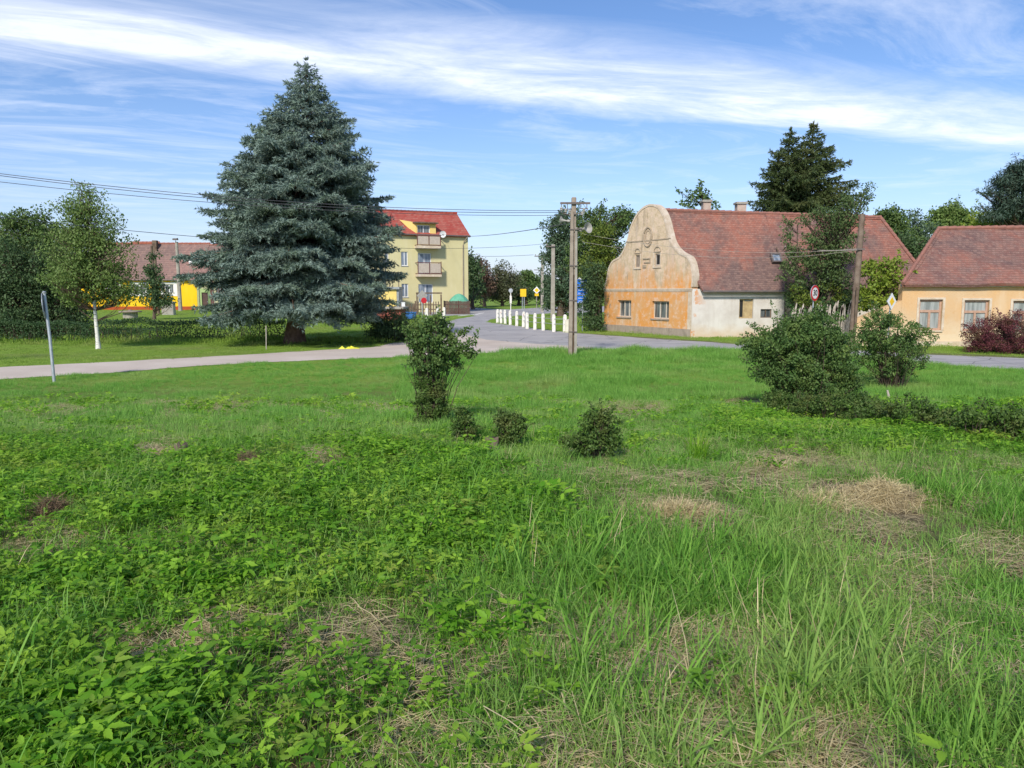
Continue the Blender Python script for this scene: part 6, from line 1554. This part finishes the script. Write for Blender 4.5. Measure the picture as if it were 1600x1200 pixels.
for nm, lab, cat, y0, y1, dn, cl, kind, seed in [
    ('meadow_grass', 'long fresh green meadow grass in the foreground', 'grass', 1.25, 9.5, 66, blades, 'blade', 1),
    ('fine_meadow_grass', 'finer short grass filling the foreground meadow', 'grass', 1.25, 12.0, 80, fine, 'fine', 2),
    ('soft_meadow_grass', 'soft lighter grass of the middle meadow up to the road', 'grass', 8.5, 34.0, 34, fineS, 'soft', 3),
    ('ground_elder', 'leafy green ground elder covering the left foreground', 'ground cover', 1.25, 10.5, 105, cover, 'cover', 4),
    ('low_ground_cover', 'low leafy plants beneath the hedge and among the grass', 'ground cover', 6.5, 15.5, 34, cover2, 'cover2', 5),
    ('straw_litter', 'dry straw and dead stalks lying between the plants', 'straw', 1.25, 15.5, 75, straw, 'straw', 6),
    ('tall_weeds', 'taller broad leaved weeds scattered in the foreground', 'weeds', 1.4, 8.0, 12, weed, 'weed', 7),
    ('mown_lawn', 'short mown lawn beyond the lane and on the grass island', 'lawn', 20.0, 62.0, 3.4, lawnc, 'lawn', 8),
    ('far_lawn', 'short far lawn and verge grass beyond the hedge', 'lawn', 62.0, 112.0, .9, lawnc, 'farlawn', 9)]:
    x, y, rs = sample(y0, y1, dn, seed, pad=1.6 if y1 < 20 else 3.0)
    z = ground(x, y); px, py = project(x, y, z); cm = cover_mask(px, py, x, y); sm = straw_mask(px, py, x, y)
    if kind != 'straw':
        dd_ = np.maximum(y, 1.0); sm = np.maximum(sm, np.maximum(straw_mask(px, py - .08*FX/dd_, x, y, .25), .9*straw_mask(px, py - .16*FX/dd_, x, y, .1)))
    big = vnoise(x, y, 1.4, 20); r = rs.rand(len(x)); s = rs.uniform(.7, 1.25, len(x))
    near_side = ((y < 40) & (py > np.interp(px, [a for a, b in near_edge], [b for a, b in near_edge])-.5))
    if kind == 'blade':
        right = sstep(600, 950, px + 200*(big-.5)); dd = (.20 + .68*right)*(.35+1.2*sstep(.35, .7, big))*(1-.93*sm)*(1-.6*cm); dd *= np.interp(y, [1, 6, 9.5], [1, .75, .35])
        s *= .55 + .65*big; s *= np.interp(y, [1.2, 3, 9], [.9, 1, .75]); s *= np.where(px < 700, .85, 1)
    elif kind == 'fine':
        dd = (.75+.4*big)*(1-.88*sm)*(1-.35*cm)*np.interp(y, [1, 9, 12], [1, .9, .3]); s *= .75+.4*big
    elif kind == 'soft':
        dd = (.8+.3*big)*near_side*(1-.6*sm)*(1-.7*cm)*np.interp(y, [8.5, 11.5, 34], [.2, 1, .85]); s *= np.interp(y, [9, 15, 25], [.7, .75, .65])*(.42+1.05*vnoise(x, y, .8, 25))
        bank = np.clip(1-np.abs(py-556)/16, 0, 1)*(px > 780)*(px < 1500); s *= 1+.8*bank
        lo = (px < 620); s *= np.where(lo, np.interp(y, [9, 14, 18], [1, .85, .55]), 1)
    elif kind == 'cover':
        dd = cm*(1-.93*sm)*(.6+.6*big); s *= .75+.5*vnoise(x, y, .6, 33)
    elif kind == 'cover2':
        dd = np.clip(cm*(y > 9.5) + .10*near_side + .3*np.clip(1-np.abs(py-700)/30, 0, 1)*(px > 600)*(px < 1000), 0, 1)*(1-.8*sm); s *= np.interp(y, [6, 12, 15], [.8, 1.1, 1.2])
    elif kind == 'straw':
        dd = .14*(1-.6*cm) + .80*sm; s *= 1.05
    elif kind == 'weed':
        dd = .25*(1-sm)*(.3+cm*.9)*(.4+big)*sstep(.45, .65, vnoise(x, y, .7, 41)); s *= .9
    else:
        dd = .95*(~near_side); s *= np.where((py > 538) & (px < 640), .8, 1.05)
        tall = np.clip(1-np.abs(py-533)/7, 0, 1)*(px < 640)*(px > -100); s *= 1+1.6*tall
        q_ = (y > 60); dd = dd*np.where(q_, .8, 1)
    k = (r < dd) & keep(x, y)
    for (bx_, by_, br_) in CLEAR:
        q = (np.abs(x-bx_) < br_) & (y > by_-br_*2.6) & (y < by_+br_); s = np.where(q, s*.5, s)
    # nothing grows inside buildings or trunks
    hx = ((x > 9.0) & (y > 40.0) & (y < 56)) | ((x > A3.x) & (y > A3.y-.1) & (y < 50)); k &= ~hx
    x, y, z, s = x[k], y[k], z[k], s[k]
    scatter(nm, lab, cat, np.stack([x, y, z], 1), cl, s, seed, .12 if kind not in ('straw',) else .05)
    print(nm, len(x))
# one bright tussock
rs = np.random.RandomState(9); A = Acc()
o = blade_clump('grass_tussock', 150, .42, .10, .009, 'cover', 300, .8, 6); COL.objects.link(o); o.location = TUFT; tag(o, 'single bright lime green grass tussock right of the small bushes', 'grass tuft')
# verge weeds breaking the lane edge
rs = np.random.RandomState(12)
# ------------------------------------------------------------ sky, sun, camera
SUN_EL, SUN_AZ = math.radians(37), math.radians(-162)     # behind the viewer, to the left
w = bpy.data.worlds.new('World'); SC.world = w; w.use_nodes = True; nt = w.node_tree; nt.nodes.clear()
class WT(NT):
    def __init__(s, t): s.t = t
t = WT(nt)
sky = t.n('ShaderNodeTexSky', sky_type='NISHITA'); sky.sun_disc = False; sky.sun_elevation = SUN_EL; sky.sun_rotation = SUN_AZ
sky.altitude = 400; sky.air_density = 1.0; sky.dust_density = .8; sky.ozone_density = 2.2
d = t.n('ShaderNodeTexCoord').outputs['Generated']; s = t.sep(d)
zc = t.math('ADD', t.math('MAXIMUM', s[2], 0.0), .012)
X_ = t.math('DIVIDE', s[0], zc); Y_ = t.math('DIVIDE', s[1], zc)
U = t.math('ADD', t.math('MULTIPLY', X_, .937), t.math('MULTIPLY', Y_, .35)); V_ = t.math('ADD', t.math('MULTIPLY', X_, -.35), t.math('MULTIPLY', Y_, .937))
uv = t.comb(t.math('MULTIPLY', U, .62), t.math('MULTIPLY', V_, 1.15), 3.1)
n1 = t.noise(uv, 1.0, 9, .66, 1.3); n2 = t.noise(t.comb(t.math('MULTIPLY', U, .32), t.math('MULTIPLY', V_, .95), 7.7), 1.0, 8, .66, 1.5); n3 = t.noise(t.comb(t.math('MULTIPLY', U, 1.4), t.math('MULTIPLY', V_, 4.5), 1.7), 1.0, 7, .72, 1.4)
# the long bright band and its ragged upper side
wob = t.math('ADD', V_, t.math('MULTIPLY', t.math('SUBTRACT', n2, .5), .9))
dv = t.math('SUBTRACT', wob, 3.32)
lowside = t.ramp(dv, .48, .12); upside = t.ramp(dv, -.80, -.05)
band = t.math('MULTIPLY', t.math('MULTIPLY', lowside, upside), t.math('ADD', .35, t.math('MULTIPLY', t.ramp(n1, .3, .62), .85)))
uf = t.ramp(U, 6.2, 4.6); band = t.math('MULTIPLY', band, uf)
wisp = t.math('MULTIPLY', t.ramp(n1, .50, .76), .46)
wisp2 = t.math('MULTIPLY', t.math('MULTIPLY', t.ramp(n2, .48, .70), t.ramp(X_, 1.2, -2.2)), .50)
cl = t.math('MAXIMUM', band, t.math('MAXIMUM', wisp, wisp2))
cl = t.math('MULTIPLY', cl, t.math('ADD', .42, t.math('MULTIPLY', n3, 1.05)), clamp=True)
cl = t.math('MULTIPLY', cl, t.ramp(s[2], .02, .16))
cl = t.math('MULTIPLY', cl, .86)
SKYG = (.57, .69, .86)
base = t.mix(1.0, sky.outputs[0], SKYG, 'MULTIPLY')
haze = t.math('POWER', t.math('SUBTRACT', 1.0, t.math('MAXIMUM', s[2], 0.0)), 11.0)
base = t.mix(t.math('MULTIPLY', haze, .80), base, (4.5, 4.5, 5.45))
col = t.mix(cl, base, (5.9, 6.2, 6.9))
bg = t.n('ShaderNodeBackground'); t.l(col, bg.inputs[0]); bg.inputs[1].default_value = .105
wo = t.n('ShaderNodeOutputWorld'); t.l(bg.outputs[0], wo.inputs[0])

sl = bpy.data.lights.new('sun', 'SUN'); sl.energy = 2.4; sl.angle = math.radians(6.0); sl.color = (1.0, .93, .82)
so = bpy.data.objects.new('sun', sl); COL.objects.link(so)
dirv = Vector((math.sin(SUN_AZ)*math.cos(SUN_EL), math.cos(SUN_AZ)*math.cos(SUN_EL), math.sin(SUN_EL)))
so.rotation_euler = dirv.to_track_quat('Z', 'Y').to_euler(); so.location = (0, -20, 30)

cam = bpy.data.cameras.new('camera'); cam.sensor_width = 36; cam.lens = FX/1600*36; cam.clip_start = .05; cam.clip_end = 5000
co = bpy.data.objects.new('camera', cam); COL.objects.link(co); co.location = (0, 0, H); co.rotation_euler = (math.pi/2-PITCH, 0, 0)
SC.camera = co
SC.view_settings.view_transform = 'Standard'; SC.view_settings.look = 'None'; SC.view_settings.gamma = 1; SC.view_settings.exposure = .84
SC.cycles.max_bounces = 6; SC.cycles.diffuse_bounces = 3; SC.cycles.glossy_bounces = 2; SC.cycles.transmission_bounces = 2; SC.cycles.transparent_max_bounces = 4
SC.cycles.use_denoising = True
SC.cycles.use_fast_gi = False
